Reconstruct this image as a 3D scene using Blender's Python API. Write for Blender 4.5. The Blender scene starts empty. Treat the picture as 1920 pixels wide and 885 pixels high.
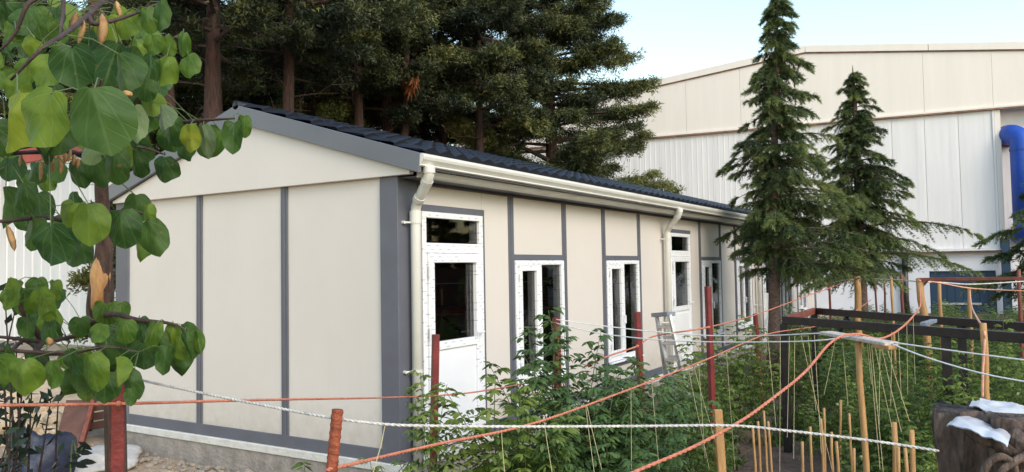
import bpy, math, random
import numpy as np
from mathutils import Vector, Matrix, noise as mnoise
R = math.radians
rng = np.random.default_rng(7)
random.seed(7)
scene = bpy.context.scene
col = scene.collection

# ------------------------------------------------------------------ camera
CAM = np.array([-5.108, -4.273, 1.620])
FPX = 1455.617                      # focal length in pixels of the 1920 px wide photograph
YAW, PIT, ROL = R(31.508), R(2.417), R(-0.996)
CF = np.array([math.cos(PIT)*math.cos(YAW), math.cos(PIT)*math.sin(YAW), math.sin(PIT)])
CR = np.cross(CF, [0, 0, 1]); CR /= np.linalg.norm(CR)
CU = np.cross(CR, CF)
CR, CU = math.cos(ROL)*CR + math.sin(ROL)*CU, -math.sin(ROL)*CR + math.cos(ROL)*CU
cd = bpy.data.cameras.new('camera'); cam = bpy.data.objects.new('camera', cd); col.objects.link(cam)
cd.sensor_width = 36; cd.lens = FPX/1920*36; cd.clip_start = .05; cd.clip_end = 2000
M = Matrix(((CR[0], CU[0], -CF[0], CAM[0]), (CR[1], CU[1], -CF[1], CAM[1]), (CR[2], CU[2], -CF[2], CAM[2]), (0, 0, 0, 1)))
cam.matrix_world = M
scene.camera = cam

# ------------------------------------------------------------------ world, sun, exposure
SUN_EL, SUN_AZ = R(34), R(-112)      # azimuth of the direction TOWARDS the sun, from +X counterclockwise
w = bpy.data.worlds.new('World'); scene.world = w; w.use_nodes = True
nt = w.node_tree
sky = nt.nodes.new('ShaderNodeTexSky'); sky.sky_type = 'NISHITA'; sky.sun_disc = False
sky.sun_elevation = SUN_EL; sky.sun_rotation = math.pi/2 - SUN_AZ
sky.altitude = 0; sky.air_density = 1.75; sky.dust_density = 1.0; sky.ozone_density = 1.0
bg = nt.nodes['Background']; bg.inputs['Strength'].default_value = .15
nt.links.new(sky.outputs[0], bg.inputs[0])
sd = bpy.data.lights.new('sun', 'SUN'); sun = bpy.data.objects.new('sun', sd); col.objects.link(sun)
sd.energy = 1.0; sd.angle = R(25); sd.color = (1, .91, .82)
sv = Vector((math.cos(SUN_EL)*math.cos(SUN_AZ), math.cos(SUN_EL)*math.sin(SUN_AZ), math.sin(SUN_EL)))
sun.rotation_euler = sv.to_track_quat('Z', 'Y').to_euler()
vs = scene.view_settings
vs.view_transform = 'Standard'; vs.look = 'None'; vs.exposure = 1.0; vs.gamma = 1; vs.use_curve_mapping = False

# ------------------------------------------------------------------ helpers
def ray(x, y): return CF + CR*(x-960)/FPX - CU*(y-442.5)/FPX
def at(x, y, d): return CAM + ray(x, y)*d
GZ = -.30
def gp(x, d):
    p = at(x, 505, d); return np.array([p[0], p[1], GZ])

def tag(o, label=None, cat=None, group=None, kind=None):
    if label: o['label'] = label
    if cat: o['category'] = cat
    if group: o['group'] = group
    if kind: o['kind'] = kind
    return o
def empty(name, loc=(0, 0, 0), rz=0):
    o = bpy.data.objects.new(name, None); col.objects.link(o)
    o.location = [float(v) for v in loc]; o.rotation_euler = (0, 0, rz); o.empty_display_size = .1
    return o
def link(name, me, m=None, parent=None, smooth=False):
    o = bpy.data.objects.new(name, me); col.objects.link(o)
    if m is not None and not me.materials: me.materials.append(m)
    if parent is not None: o.parent = parent
    if smooth:
        me.polygons.foreach_set('use_smooth', [True]*len(me.polygons))
    return o
def copy_tree(o, parent=None):
    c = o.copy(); col.objects.link(c)
    if parent is not None: c.parent = parent
    for ch in o.children: copy_tree(ch, c)
    return c

class MB:
    def __init__(s, off=(0, 0, 0)): s.v = []; s.f = []; s.off = np.array(off, float)
    def add(s, vs, fs):
        n = len(s.v); s.v += [tuple(float(c) for c in np.array(p)-s.off) for p in vs]; s.f += [tuple(i+n for i in f) for f in fs]; return s
    def box(s, a, b):
        (x0, y0, z0), (x1, y1, z1) = a, b
        x0, x1 = sorted((x0, x1)); y0, y1 = sorted((y0, y1)); z0, z1 = sorted((z0, z1))
        return s.add([(x0,y0,z0),(x1,y0,z0),(x1,y1,z0),(x0,y1,z0),(x0,y0,z1),(x1,y0,z1),(x1,y1,z1),(x0,y1,z1)],
              [(3,2,1,0),(4,5,6,7),(0,1,5,4),(1,2,6,5),(2,3,7,6),(3,0,4,7)])
    def bar(s, p, q, wd, ht, up=(0, 0, 1)):
        p = np.array(p, float); q = np.array(q, float); d = q-p; d /= np.linalg.norm(d)
        up = np.array(up, float)
        if abs(d@up) > .97: up = np.array([1., 0, 0])
        a = np.cross(d, up); a /= np.linalg.norm(a); b = np.cross(a, d)
        vs = []
        for c in (p, q):
            for i, j in ((-1,-1),(1,-1),(1,1),(-1,1)): vs.append(c + a*wd/2*i + b*ht/2*j)
        return s.add(vs, [(0,1,2,3),(7,6,5,4),(0,4,5,1),(1,5,6,2),(2,6,7,3),(3,7,4,0)])
    def tube(s, pts, rad, n=8, cap=True):
        pts = [np.array(p, float) for p in pts]; k = len(pts)
        if np.isscalar(rad): rad = [rad]*k
        a = None; base = []
        for i in range(k):
            d = pts[min(i+1, k-1)] - pts[max(i-1, 0)]; d = d/(np.linalg.norm(d)+1e-9)
            if a is None:
                a = np.cross(d, [0, 0, 1]) if abs(d[2]) < .9 else np.cross(d, [1, 0, 0])
            a = a - d*(a@d); a /= np.linalg.norm(a)+1e-9; b = np.cross(d, a)
            for j in range(n):
                t = 2*math.pi*j/n; base.append(pts[i] + (a*math.cos(t)+b*math.sin(t))*rad[i])
        fs = []
        for i in range(k-1):
            for j in range(n):
                fs.append((i*n+j, i*n+(j+1) % n, (i+1)*n+(j+1) % n, (i+1)*n+j))
        if cap: fs.append(tuple(range(n))[::-1]); fs.append(tuple((k-1)*n+j for j in range(n)))
        return s.add(base, fs)
    def prism(s, poly, axis, a, b):
        # poly: list of 2D points in the plane normal to axis ('x': (y,z), 'y': (x,z), 'z': (x,y))
        f = {'x': lambda p, t: (t, p[0], p[1]), 'y': lambda p, t: (p[0], t, p[1]), 'z': lambda p, t: (p[0], p[1], t)}[axis]
        n = len(poly); vs = [f(p, a) for p in poly] + [f(p, b) for p in poly]
        fs = [tuple(range(n))[::-1], tuple(range(n, 2*n))] + [(i, (i+1) % n, n+(i+1) % n, n+i) for i in range(n)]
        return s.add(vs, fs)
    def mesh(s, name):
        me = bpy.data.meshes.new(name); me.from_pydata(s.v, [], s.f); me.validate(); return me
    def build(s, name, m=None, parent=None, smooth=False, bevel=0):
        me = s.mesh(name)
        import bmesh
        bm = bmesh.new(); bm.from_mesh(me); bmesh.ops.recalc_face_normals(bm, faces=bm.faces)
        if bevel:
            bmesh.ops.bevel(bm, geom=[e for e in bm.edges if e.is_manifold and e.calc_face_angle(0) > .6], offset=bevel, segments=1, affect='EDGES')
        bm.to_mesh(me); bm.free()
        return link(name, me, m, parent, smooth)

def smooth_path(pts, n=8):
    P = [np.array(p, float) for p in pts]; out = []
    Q = [2*P[0]-P[1]] + P + [2*P[-1]-P[-2]]
    for i in range(1, len(Q)-2):
        for k in range(n):
            t = k/n
            out.append(.5*((2*Q[i]) + (-Q[i-1]+Q[i+1])*t + (2*Q[i-1]-5*Q[i]+4*Q[i+1]-Q[i+2])*t*t + (-Q[i-1]+3*Q[i]-3*Q[i+1]+Q[i+2])*t**3))
    out.append(P[-1]); return out

def soup(name, V, tint, m, parent=None, nper=3, faces=None):
    """many loose small faces as one mesh, with a per-vertex 'tint' attribute"""
    V = np.asarray(V, np.float32).reshape(-1, 3); n = len(V)
    me = bpy.data.meshes.new(name)
    me.vertices.add(n); me.vertices.foreach_set('co', V.ravel())
    if faces is None:
        idx = np.arange(n, dtype=np.int32); k = n//nper
        starts = np.arange(k, dtype=np.int32)*nper
    else:
        faces = np.asarray(faces, np.int32); nper = faces.shape[1]; idx = faces.ravel(); k = len(faces); starts = np.arange(k, dtype=np.int32)*nper
    me.loops.add(len(idx)); me.loops.foreach_set('vertex_index', idx)
    me.polygons.add(k); me.polygons.foreach_set('loop_start', starts)
    a = me.attributes.new('tint', 'FLOAT', 'POINT'); a.data.foreach_set('value', np.asarray(tint, np.float32).ravel())
    me.update(calc_edges=True)
    return link(name, me, m, parent)

def norm(a): return a/(np.linalg.norm(a, axis=-1, keepdims=True)+1e-9)

# ------------------------------------------------------------------ materials
def nodes(name):
    m = bpy.data.materials.new(name); m.use_nodes = True
    t = m.node_tree; return m, t, t.nodes['Principled BSDF'], t.nodes, t.links
def ramp(N, stops):
    r = N.new('ShaderNodeValToRGB'); e = r.color_ramp.elements
    while len(e) > 1: e.remove(e[-1])
    e[0].position = stops[0][0]; e[0].color = (*stops[0][1], 1)
    for p, c in stops[1:]:
        x = e.new(p); x.color = (*c, 1)
    return r
def pm(name, c, rough=.6, var=.12, scale=6, bump=0, bscale=40, metal=0, spec=.5, stretch=None, c2=None, coat=0, detail=5):
    m, t, P, N, L = nodes(name)
    tc = N.new('ShaderNodeTexCoord'); mp = N.new('ShaderNodeMapping'); L.new(tc.outputs['Object'], mp.inputs[0])
    if stretch: mp.inputs['Scale'].default_value = stretch
    nz = N.new('ShaderNodeTexNoise'); nz.inputs['Scale'].default_value = scale; nz.inputs['Detail'].default_value = detail; nz.inputs['Roughness'].default_value = .6
    L.new(mp.outputs[0], nz.inputs['Vector'])
    a = tuple(max(0, v*(1-var)) for v in c); b = c2 or tuple(min(1, v*(1+var)) for v in c)
    r = ramp(N, [(.3, a), (.7, b)]); L.new(nz.outputs['Fac'], r.inputs[0]); L.new(r.outputs[0], P.inputs['Base Color'])
    P.inputs['Roughness'].default_value = rough; P.inputs['Metallic'].default_value = metal; P.inputs['Specular IOR Level'].default_value = spec
    if coat: P.inputs['Coat Weight'].default_value = coat
    if bump:
        n2 = N.new('ShaderNodeTexNoise'); n2.inputs['Scale'].default_value = bscale; n2.inputs['Detail'].default_value = 6
        L.new(mp.outputs[0], n2.inputs['Vector'])
        b_ = N.new('ShaderNodeBump'); b_.inputs['Strength'].default_value = bump; b_.inputs['Distance'].default_value = .02
        L.new(n2.outputs['Fac'], b_.inputs['Height']); L.new(b_.outputs[0], P.inputs['Normal'])
    return m
def leafmat(name, stops, trans=.35, rough=.5, rnd=.25, spec=.4):
    """foliage: colour from the tint attribute and a per-object random value, some light through the blade"""
    m, t, P, N, L = nodes(name)
    at_ = N.new('ShaderNodeAttribute'); at_.attribute_name = 'tint'
    oi = N.new('ShaderNodeObjectInfo')
    mu = N.new('ShaderNodeMath'); mu.operation = 'MULTIPLY_ADD'; L.new(oi.outputs['Random'], mu.inputs[0]); mu.inputs[1].default_value = rnd; L.new(at_.outputs['Fac'], mu.inputs[2])
    ad = N.new('ShaderNodeMath'); ad.operation = 'SUBTRACT'; L.new(mu.outputs[0], ad.inputs[0]); ad.inputs[1].default_value = rnd/2
    r = ramp(N, stops); L.new(ad.outputs[0], r.inputs[0]); L.new(r.outputs[0], P.inputs['Base Color'])
    P.inputs['Roughness'].default_value = rough; P.inputs['Specular IOR Level'].default_value = spec
    tr = N.new('ShaderNodeBsdfTranslucent'); L.new(r.outputs[0], tr.inputs[0])
    mx = N.new('ShaderNodeMixShader'); mx.inputs[0].default_value = trans
    L.new(P.outputs[0], mx.inputs[1]); L.new(tr.outputs[0], mx.inputs[2]); L.new(mx.outputs[0], N['Material Output'].inputs[0])
    return m

mat = {}
def panel_mat():
    m = pm('cream_sandwich_panel', (.66, .608, .560), .42, .03, 1.2, .04, 6)
    t = m.node_tree; N, L = t.nodes, t.links; P = N['Principled BSDF']; src = P.inputs['Base Color'].links[0].from_socket
    tc = N.new('ShaderNodeTexCoord'); sep = N.new('ShaderNodeSeparateXYZ'); L.new(tc.outputs['Object'], sep.inputs[0])
    def mth(op, *a):
        n = N.new('ShaderNodeMath'); n.operation = op; n.use_clamp = op == 'SUBTRACT'
        for i, v in enumerate(a):
            if isinstance(v, (int, float)): n.inputs[i].default_value = v
            else: L.new(v, n.inputs[i])
        return n.outputs[0]
    nz = N.new('ShaderNodeTexNoise'); nz.inputs['Scale'].default_value = 7; nz.inputs['Detail'].default_value = 8; nz.inputs['Roughness'].default_value = .7; L.new(tc.outputs['Object'], nz.inputs['Vector'])
    mp = N.new('ShaderNodeMapping'); mp.inputs['Scale'].default_value = (9, 9, .5); L.new(tc.outputs['Object'], mp.inputs[0])
    n2 = N.new('ShaderNodeTexNoise'); n2.inputs['Scale'].default_value = 1.6; n2.inputs['Detail'].default_value = 5; L.new(mp.outputs[0], n2.inputs['Vector'])
    lowz = N.new('ShaderNodeMapRange'); L.new(sep.outputs[2], lowz.inputs[0]); lowz.inputs[1].default_value = .75; lowz.inputs[2].default_value = .08
    mud = mth('MULTIPLY', mth('SUBTRACT', mth('MULTIPLY', nz.outputs['Fac'], lowz.outputs[0]), .22), 1.3)     # splashed mud near the ground
    strk = mth('MULTIPLY', mth('SUBTRACT', n2.outputs['Fac'], .58), .22)                                       # faint rain streaks
    mx = N.new('ShaderNodeMix'); mx.data_type = 'RGBA'; L.new(mth('ADD', mud, strk), mx.inputs[0]); L.new(src, mx.inputs[6]); mx.inputs[7].default_value = (.40, .33, .26, 1)
    L.new(mx.outputs[2], P.inputs['Base Color']); return m
mat['panel'] = panel_mat()
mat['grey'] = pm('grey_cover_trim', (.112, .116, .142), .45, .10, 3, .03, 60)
mat['grey_roof'] = pm('grey_barge_metal', (.128, .136, .160), .38, .08, 2, .04, 12)
mat['gutter'] = pm('ivory_pvc', (.66, .645, .59), .32, .05, 3, .02, 30)
mat['pvc'] = pm('white_pvc', (.80, .81, .83), .3, .03, 3)
mat['tile'] = pm('navy_roof_tile', (.010, .011, .017), .40, .3, 9, .15, 60, spec=.32)
mat['concrete'] = pm('plinth_concrete', (.30, .265, .235), .9, .28, 7, .6, 30)
mat['plaster'] = pm('plinth_white_edge', (.62, .60, .56), .85, .12, 9, .4, 40)
mat['floor'] = pm('interior_floor', (.30, .28, .25), .5, .1, 3)
mat['inside'] = pm('interior_wall', (.60, .56, .50), .7, .05, 3)
mat['white_clad'] = pm('white_cladding', (.78, .765, .755), .5, .05, .8, .03, 9, stretch=(6, 6, .5))
mat['cream_clad'] = pm('cream_cladding', (.82, .76, .68), .5, .03, .6, .02, 9, stretch=(6, 6, .5))
mat['white_wall'] = pm('white_plaster_wall', (.74, .75, .78), .8, .05, 1.5, .1, 30)
mat['rust_line'] = pm('rusty_flashing', (.27, .15, .10), .7, .5, 4, .2, 30)
mat['blue_paint'] = pm('dark_blue_sheet_metal', (.012, .042, .085), .5, .15, 3, .05, 20)
mat['blue_duct'] = pm('bright_blue_duct', (.014, .075, .42), .42, .18, 2.5, .06, 9)
mat['black_steel'] = pm('black_painted_steel', (.012, .011, .013), .42, .4, 12, .1, 60, c2=(.03, .022, .022))
mat['rust_steel'] = pm('rust_primer_steel', (.20, .055, .035), .6, .35, 9, .15, 60)
mat['red_paint'] = pm('red_primer_paint', (.14, .014, .016), .5, .3, 9, .15, 60, c2=(.22, .026, .024))
mat['rebar'] = pm('rusted_rebar', (.26, .065, .03), .75, .45, 22, .5, 120)
mat['wood'] = pm('raw_pine_wood', (.42, .235, .095), .65, .25, 8, .2, 40, stretch=(12, 12, 1))
mat['wood_grey'] = pm('weathered_board', (.50, .44, .40), .75, .25, 8, .3, 40, stretch=(1, 8, 8))
mat['wood_dark'] = pm('brown_stained_board', (.10, .045, .03), .65, .35, 5, .2, 40)
mat['bark'] = pm('brown_bark', (.085, .045, .033), .9, .55, 12, 1, 30, stretch=(3, 3, .6), c2=(.15, .085, .065))
mat['bark_red'] = pm('reddish_conifer_bark', (.046, .024, .019), .9, .5, 10, 1, 25, stretch=(3, 3, .5), c2=(.090, .045, .036))
mat['bark_cedar'] = pm('grey_brown_cedar_bark', (.11, .07, .055), .9, .45, 10, 1, 25, stretch=(2, 2, 3), c2=(.20, .14, .115))
mat['twig'] = pm('dark_twig', (.06, .035, .03), .8, .4, 20, .4, 60)
mat['wound'] = pm('fresh_cut_wood', (.62, .27, .085), .7, .4, 9, .4, 30, stretch=(3, 3, 1), c2=(.72, .40, .17))
mat['pod'] = pm('dry_seed_pod', (.30, .15, .06), .7, .4, 25, .3, 60, c2=(.50, .30, .12))
mat['orange_rope'] = pm('orange_rope', (.58, .20, .125), .75, .22, 40, .5, 160)
mat['white_rope'] = pm('white_rope', (.56, .54, .51), .8, .3, 25, .4, 160)
mat['white_cord'] = pm('white_nylon_cord', (.72, .72, .72), .55, .1, 40, .2, 160)
mat['string'] = pm('pale_twine', (.50, .44, .26), .8, .2, 30)
mat['pink_string'] = pm('pink_orange_twine', (.70, .35, .24), .8, .2, 30)
mat['alu'] = pm('dull_aluminium', (.52, .50, .48), .45, .2, 10, .1, 60, metal=.6)
mat['alu_grey'] = pm('ladder_hinge_blue_grey', (.20, .22, .27), .5, .2, 10)
mat['blue_tarp'] = pm('dark_blue_tarp', (.014, .020, .045), .55, .35, 8, .5, 14)
mat['sack'] = pm('off_white_sack', (.42, .41, .40), .7, .2, 6, .6, 12)
mat['plastic'] = pm('white_plastic_sheet', (.50, .51, .55), .3, .12, 7, .35, 9)
mat['stone'] = pm('pale_stone', (.38, .33, .27), .9, .3, 8, .7, 20)
mat['stone_warm'] = pm('yellowish_stone', (.46, .36, .25), .9, .3, 6, .7, 15)
mat['stump'] = pm('dark_stump_bark', (.035, .024, .020), .95, .6, 16, 1, 30, stretch=(1.6, 1.6, .55), c2=(.19, .135, .11))
mat['green_fruit'] = pm('green_tomato', (.28, .38, .14), .3, .15, 6)
mat['bulb'] = pm('white_lamp', (.85, .85, .85), .3, .02, 3)
mat['red_trim'] = pm('red_roof_trim', (.42, .05, .035), .5, .15, 4)
mat['fence_brown'] = pm('brown_fence_board', (.16, .085, .05), .8, .3, 3, .2, 20)
mat['dry'] = leafmat('dry_needles', [(0, (.25, .07, .02)), (1, (.42, .14, .05))], .2)
mat['hinge'] = pm('white_hinge', (.7, .7, .7), .4, .02, 3)
mat['stem'] = pm('green_stem', (.09, .13, .045), .6, .25, 12)
mat['stem_dry'] = pm('dry_stem', (.20, .14, .075), .8, .3, 12)

def film_mat():
    """white PVC profile with a printed protective film: rows of small illegible grey marks"""
    m, t, P, N, L = nodes('white_pvc_with_film')
    tc = N.new('ShaderNodeTexCoord'); sep = N.new('ShaderNodeSeparateXYZ'); L.new(tc.outputs['Object'], sep.inputs[0])
    def mth(op, a, b=None):
        n = N.new('ShaderNodeMath'); n.operation = op
        for i, v in enumerate((a, b)):
            if v is None: continue
            if isinstance(v, (int, float)): n.inputs[i].default_value = v
            else: L.new(v, n.inputs[i])
        return n.outputs[0]
    nz = N.new('ShaderNodeTexNoise'); nz.inputs['Scale'].default_value = 130; nz.inputs['Detail'].default_value = 2; L.new(tc.outputs['Object'], nz.inputs['Vector'])
    X, Z = sep.outputs[0], sep.outputs[2]
    def rows(u, v, pu, pv):
        row = mth('FLOOR', mth('DIVIDE', v, pv))
        return mth('MULTIPLY', mth('LESS_THAN', mth('FRACT', mth('DIVIDE', v, pv)), .30), mth('LESS_THAN', mth('FRACT', mth('ADD', mth('DIVIDE', u, pu), mth('MULTIPLY', row, .37))), .42))
    n4 = N.new('ShaderNodeTexNoise'); n4.inputs['Scale'].default_value = 11; n4.inputs['Detail'].default_value = 1; L.new(tc.outputs['Object'], n4.inputs['Vector'])
    k = mth('MULTIPLY', mth('MULTIPLY', rows(X, Z, .125, .034), mth('GREATER_THAN', nz.outputs['Fac'], .47)), mth('GREATER_THAN', n4.outputs['Fac'], .48))
    r = ramp(N, [(0, (.80, .81, .83)), (1, (.40, .41, .43))]); L.new(k, r.inputs[0]); L.new(r.outputs[0], P.inputs['Base Color'])
    P.inputs['Roughness'].default_value = .3
    return m
mat['film'] = film_mat()
def glass_mat():
    m, t, P, N, L = nodes('window_glass'); N.remove(P)
    tr = N.new('ShaderNodeBsdfTransparent'); tr.inputs[0].default_value = (.62, .62, .61, 1)
    gl = N.new('ShaderNodeBsdfGlossy'); gl.inputs['Roughness'].default_value = .015; gl.inputs[0].default_value = (.9, .92, .95, 1)
    fr = N.new('ShaderNodeFresnel'); fr.inputs[0].default_value = 1.5
    mx = N.new('ShaderNodeMixShader'); L.new(fr.outputs[0], mx.inputs[0]); L.new(tr.outputs[0], mx.inputs[1]); L.new(gl.outputs[0], mx.inputs[2])
    L.new(mx.outputs[0], N['Material Output'].inputs[0]); return m
mat['glass'] = glass_mat()

def redbud_mat(name, c, c2, vein):
    """heart shaped leaf: palmate veins drawn from the leaf's own UV plane (base of blade at uv 0,0)"""
    m, t, P, N, L = nodes(name)
    uv = N.new('ShaderNodeUVMap'); sep = N.new('ShaderNodeSeparateXYZ'); L.new(uv.outputs[0], sep.inputs[0])
    def mth(op, *a):
        n = N.new('ShaderNodeMath'); n.operation = op
        for i, v in enumerate(a):
            if isinstance(v, (int, float)): n.inputs[i].default_value = v
            else: L.new(v, n.inputs[i])
        return n.outputs[0]
    ax = mth('ABSOLUTE', sep.outputs[0]); y = sep.outputs[1]
    ang = mth('ARCTAN2', ax, mth('MULTIPLY', y, -1)); rad = mth('SQRT', mth('ADD', mth('MULTIPLY', ax, ax), mth('MULTIPLY', y, y)))
    best = ax
    for k in (.55, 1.1, 1.75):
        best = mth('MINIMUM', best, mth('ADD', mth('MULTIPLY', mth('ABSOLUTE', mth('SUBTRACT', ang, mth('SUBTRACT', k, mth('MULTIPLY', rad, .22)))), rad), .006))
    # side veins of the midrib
    sv_ = mth('ABSOLUTE', mth('SUBTRACT', mth('FRACT', mth('MULTIPLY', mth('ADD', y, mth('MULTIPLY', ax, .8)), 4.2)), .5))
    best = mth('MINIMUM', best, mth('ADD', mth('MULTIPLY', sv_, .22), .016))
    vm = N.new('ShaderNodeMapRange'); L.new(best, vm.inputs[0]); vm.inputs[1].default_value = .010; vm.inputs[2].default_value = .034; vm.inputs[3].default_value = 1; vm.inputs[4].default_value = 0
    tc = N.new('ShaderNodeTexCoord'); nz = N.new('ShaderNodeTexNoise'); nz.inputs['Scale'].default_value = 2.2; nz.inputs['Detail'].default_value = 5
    oi = N.new('ShaderNodeObjectInfo'); nz.noise_dimensions = '4D'; L.new(mth('MULTIPLY', oi.outputs['Random'], 50), nz.inputs['W']); L.new(uv.outputs[0], nz.inputs['Vector'])
    r = ramp(N, [(.34, c), (.66, c2)]); L.new(mth('ADD', nz.outputs['Fac'], mth('MULTIPLY', mth('SUBTRACT', oi.outputs['Random'], .5), .35)), r.inputs[0])
    mc = N.new('ShaderNodeMix'); mc.data_type = 'RGBA'; L.new(mth('MULTIPLY', vm.outputs[0], .34), mc.inputs[0]); L.new(r.outputs[0], mc.inputs[6]); mc.inputs[7].default_value = (*vein, 1)
    n5 = N.new('ShaderNodeTexNoise'); n5.noise_dimensions = '4D'; n5.inputs['Scale'].default_value = 4.5; n5.inputs['Detail'].default_value = 4; L.new(uv.outputs[0], n5.inputs['Vector']); L.new(mth('MULTIPLY', oi.outputs['Random'], 91), n5.inputs['W'])
    sp = N.new('ShaderNodeMapRange'); L.new(n5.outputs['Fac'], sp.inputs[0]); sp.inputs[1].default_value = .66; sp.inputs[2].default_value = .72; sp.inputs[3].default_value = 0; sp.inputs[4].default_value = .75
    mb_ = N.new('ShaderNodeMix'); mb_.data_type = 'RGBA'; L.new(sp.outputs[0], mb_.inputs[0]); L.new(mc.outputs[2], mb_.inputs[6]); mb_.inputs[7].default_value = (.20, .13, .04, 1); mc = mb_
    L.new(mc.outputs[2], P.inputs['Base Color']); P.inputs['Roughness'].default_value = .52; P.inputs['Specular IOR Level'].default_value = .32
    bp = N.new('ShaderNodeBump'); bp.inputs['Strength'].default_value = .22; bp.inputs['Distance'].default_value = .004; bp.invert = True
    L.new(mth('ADD', vm.outputs[0], mth('MULTIPLY', nz.outputs['Fac'], .6)), bp.inputs['Height']); L.new(bp.outputs[0], P.inputs['Normal'])
    tr = N.new('ShaderNodeBsdfTranslucent'); L.new(mc.outputs[2], tr.inputs[0])
    mx = N.new('ShaderNodeMixShader'); mx.inputs[0].default_value = .42
    L.new(P.outputs[0], mx.inputs[1]); L.new(tr.outputs[0], mx.inputs[2]); L.new(mx.outputs[0], N['Material Output'].inputs[0])
    return m
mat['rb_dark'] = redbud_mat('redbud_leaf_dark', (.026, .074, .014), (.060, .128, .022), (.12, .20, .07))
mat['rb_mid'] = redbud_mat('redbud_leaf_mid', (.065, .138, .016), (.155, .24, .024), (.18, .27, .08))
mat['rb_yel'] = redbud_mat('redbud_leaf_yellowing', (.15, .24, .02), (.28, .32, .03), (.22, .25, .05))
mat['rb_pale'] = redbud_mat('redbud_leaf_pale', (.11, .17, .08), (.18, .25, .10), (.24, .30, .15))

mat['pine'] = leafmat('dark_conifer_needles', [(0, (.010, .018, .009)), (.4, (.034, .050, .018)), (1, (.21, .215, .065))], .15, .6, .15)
mat['pine_lit'] = leafmat('lit_conifer_needles', [(0, (.014, .023, .010)), (.4, (.055, .075, .024)), (1, (.27, .27, .085))], .18, .6, .15)  # lighter copy of the pine needles, so the broad conifer is painted as lit
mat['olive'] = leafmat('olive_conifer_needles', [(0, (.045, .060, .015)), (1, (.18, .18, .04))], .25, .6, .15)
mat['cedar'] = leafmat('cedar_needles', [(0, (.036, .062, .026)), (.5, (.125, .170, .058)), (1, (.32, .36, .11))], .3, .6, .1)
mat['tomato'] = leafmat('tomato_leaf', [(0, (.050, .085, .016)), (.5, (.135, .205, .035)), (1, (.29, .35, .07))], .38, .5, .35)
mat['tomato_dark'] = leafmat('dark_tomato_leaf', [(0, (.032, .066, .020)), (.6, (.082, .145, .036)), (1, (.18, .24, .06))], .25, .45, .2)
mat['bush'] = leafmat('dark_bush_leaf', [(0, (.012, .022, .018)), (1, (.04, .07, .04))], .2, .4, .1)
mat['weed'] = leafmat('weed_leaf', [(0, (.03, .07, .015)), (1, (.12, .18, .04))], .3, .5, .2)

# ------------------------------------------------------------------ the setting: ground
def ground_mat():
    m, t, P, N, L = nodes('garden_soil')
    tc = N.new('ShaderNodeTexCoord')
    n1 = N.new('ShaderNodeTexNoise'); n1.inputs['Scale'].default_value = 3.2; n1.inputs['Detail'].default_value = 9; n1.inputs['Roughness'].default_value = .7; L.new(tc.outputs['Object'], n1.inputs['Vector'])
    soil = ramp(N, [(.3, (.060, .038, .028)), (.55, (.135, .088, .065)), (.75, (.23, .16, .12))]); L.new(n1.outputs['Fac'], soil.inputs[0])
    sand = ramp(N, [(.3, (.24, .165, .11)), (.55, (.36, .27, .19)), (.75, (.48, .40, .31))]); L.new(n1.outputs['Fac'], sand.inputs[0])
    sep = N.new('ShaderNodeSeparateXYZ'); L.new(tc.outputs['Object'], sep.inputs[0])
    n2 = N.new('ShaderNodeTexNoise'); n2.inputs['Scale'].default_value = 1.2; n2.inputs['Detail'].default_value = 5; L.new(tc.outputs['Object'], n2.inputs['Vector'])
    # sandy building yard lies on the gable side, dug soil on the garden side
    a = N.new('ShaderNodeMath'); a.operation = 'MULTIPLY_ADD'; L.new(n2.outputs['Fac'], a.inputs[0]); a.inputs[1].default_value = 2.0; L.new(sep.outputs[1], a.inputs[2])
    mr = N.new('ShaderNodeMapRange'); L.new(a.outputs[0], mr.inputs[0]); mr.inputs[1].default_value = .9; mr.inputs[2].default_value = 1.6
    mx = N.new('ShaderNodeMix'); mx.data_type = 'RGBA'; L.new(mr.outputs[0], mx.inputs[0]); L.new(soil.outputs[0], mx.inputs[6]); L.new(sand.outputs[0], mx.inputs[7])
    L.new(mx.outputs[2], P.inputs['Base Color']); P.inputs['Roughness'].default_value = .95
    bp = N.new('ShaderNodeBump'); bp.inputs['Strength'].default_value = .9; bp.inputs['Distance'].default_value = .05
    n3 = N.new('ShaderNodeTexNoise'); n3.inputs['Scale'].default_value = 14; n3.inputs['Detail'].default_value = 8; L.new(tc.outputs['Object'], n3.inputs['Vector'])
    L.new(n3.outputs['Fac'], bp.inputs['Height']); L.new(bp.outputs[0], P.inputs['Normal'])
    return m
def ground_z(x, y):
    near = max(0, 1-max(abs(x-4), abs(y))/24)
    z = GZ + (.05*mnoise.noise((x*.9, y*.9, 3)) + .035*mnoise.noise((x*2.7, y*2.7, 8)))*min(1, near*4)
    return z
def build_ground():
    xs = np.concatenate([[-600, -200, -80, -40, -22], np.arange(-14, 30, .3), [34, 42, 60, 110, 300, 600]])
    ys = np.concatenate([[-600, -200, -80, -40, -24], np.arange(-12, 14, .3), [18, 26, 40, 90, 300, 600]])
    V = [(x, y, ground_z(x, y)) for y in ys for x in xs]; n = len(xs)
    F = [(j*n+i, j*n+i+1, (j+1)*n+i+1, (j+1)*n+i) for j in range(len(ys)-1) for i in range(n-1)]
    me = bpy.data.meshes.new('ground'); me.from_pydata(V, [], F)
    tag(link('ground', me, ground_mat(), smooth=True), kind='structure')
build_ground()

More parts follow.
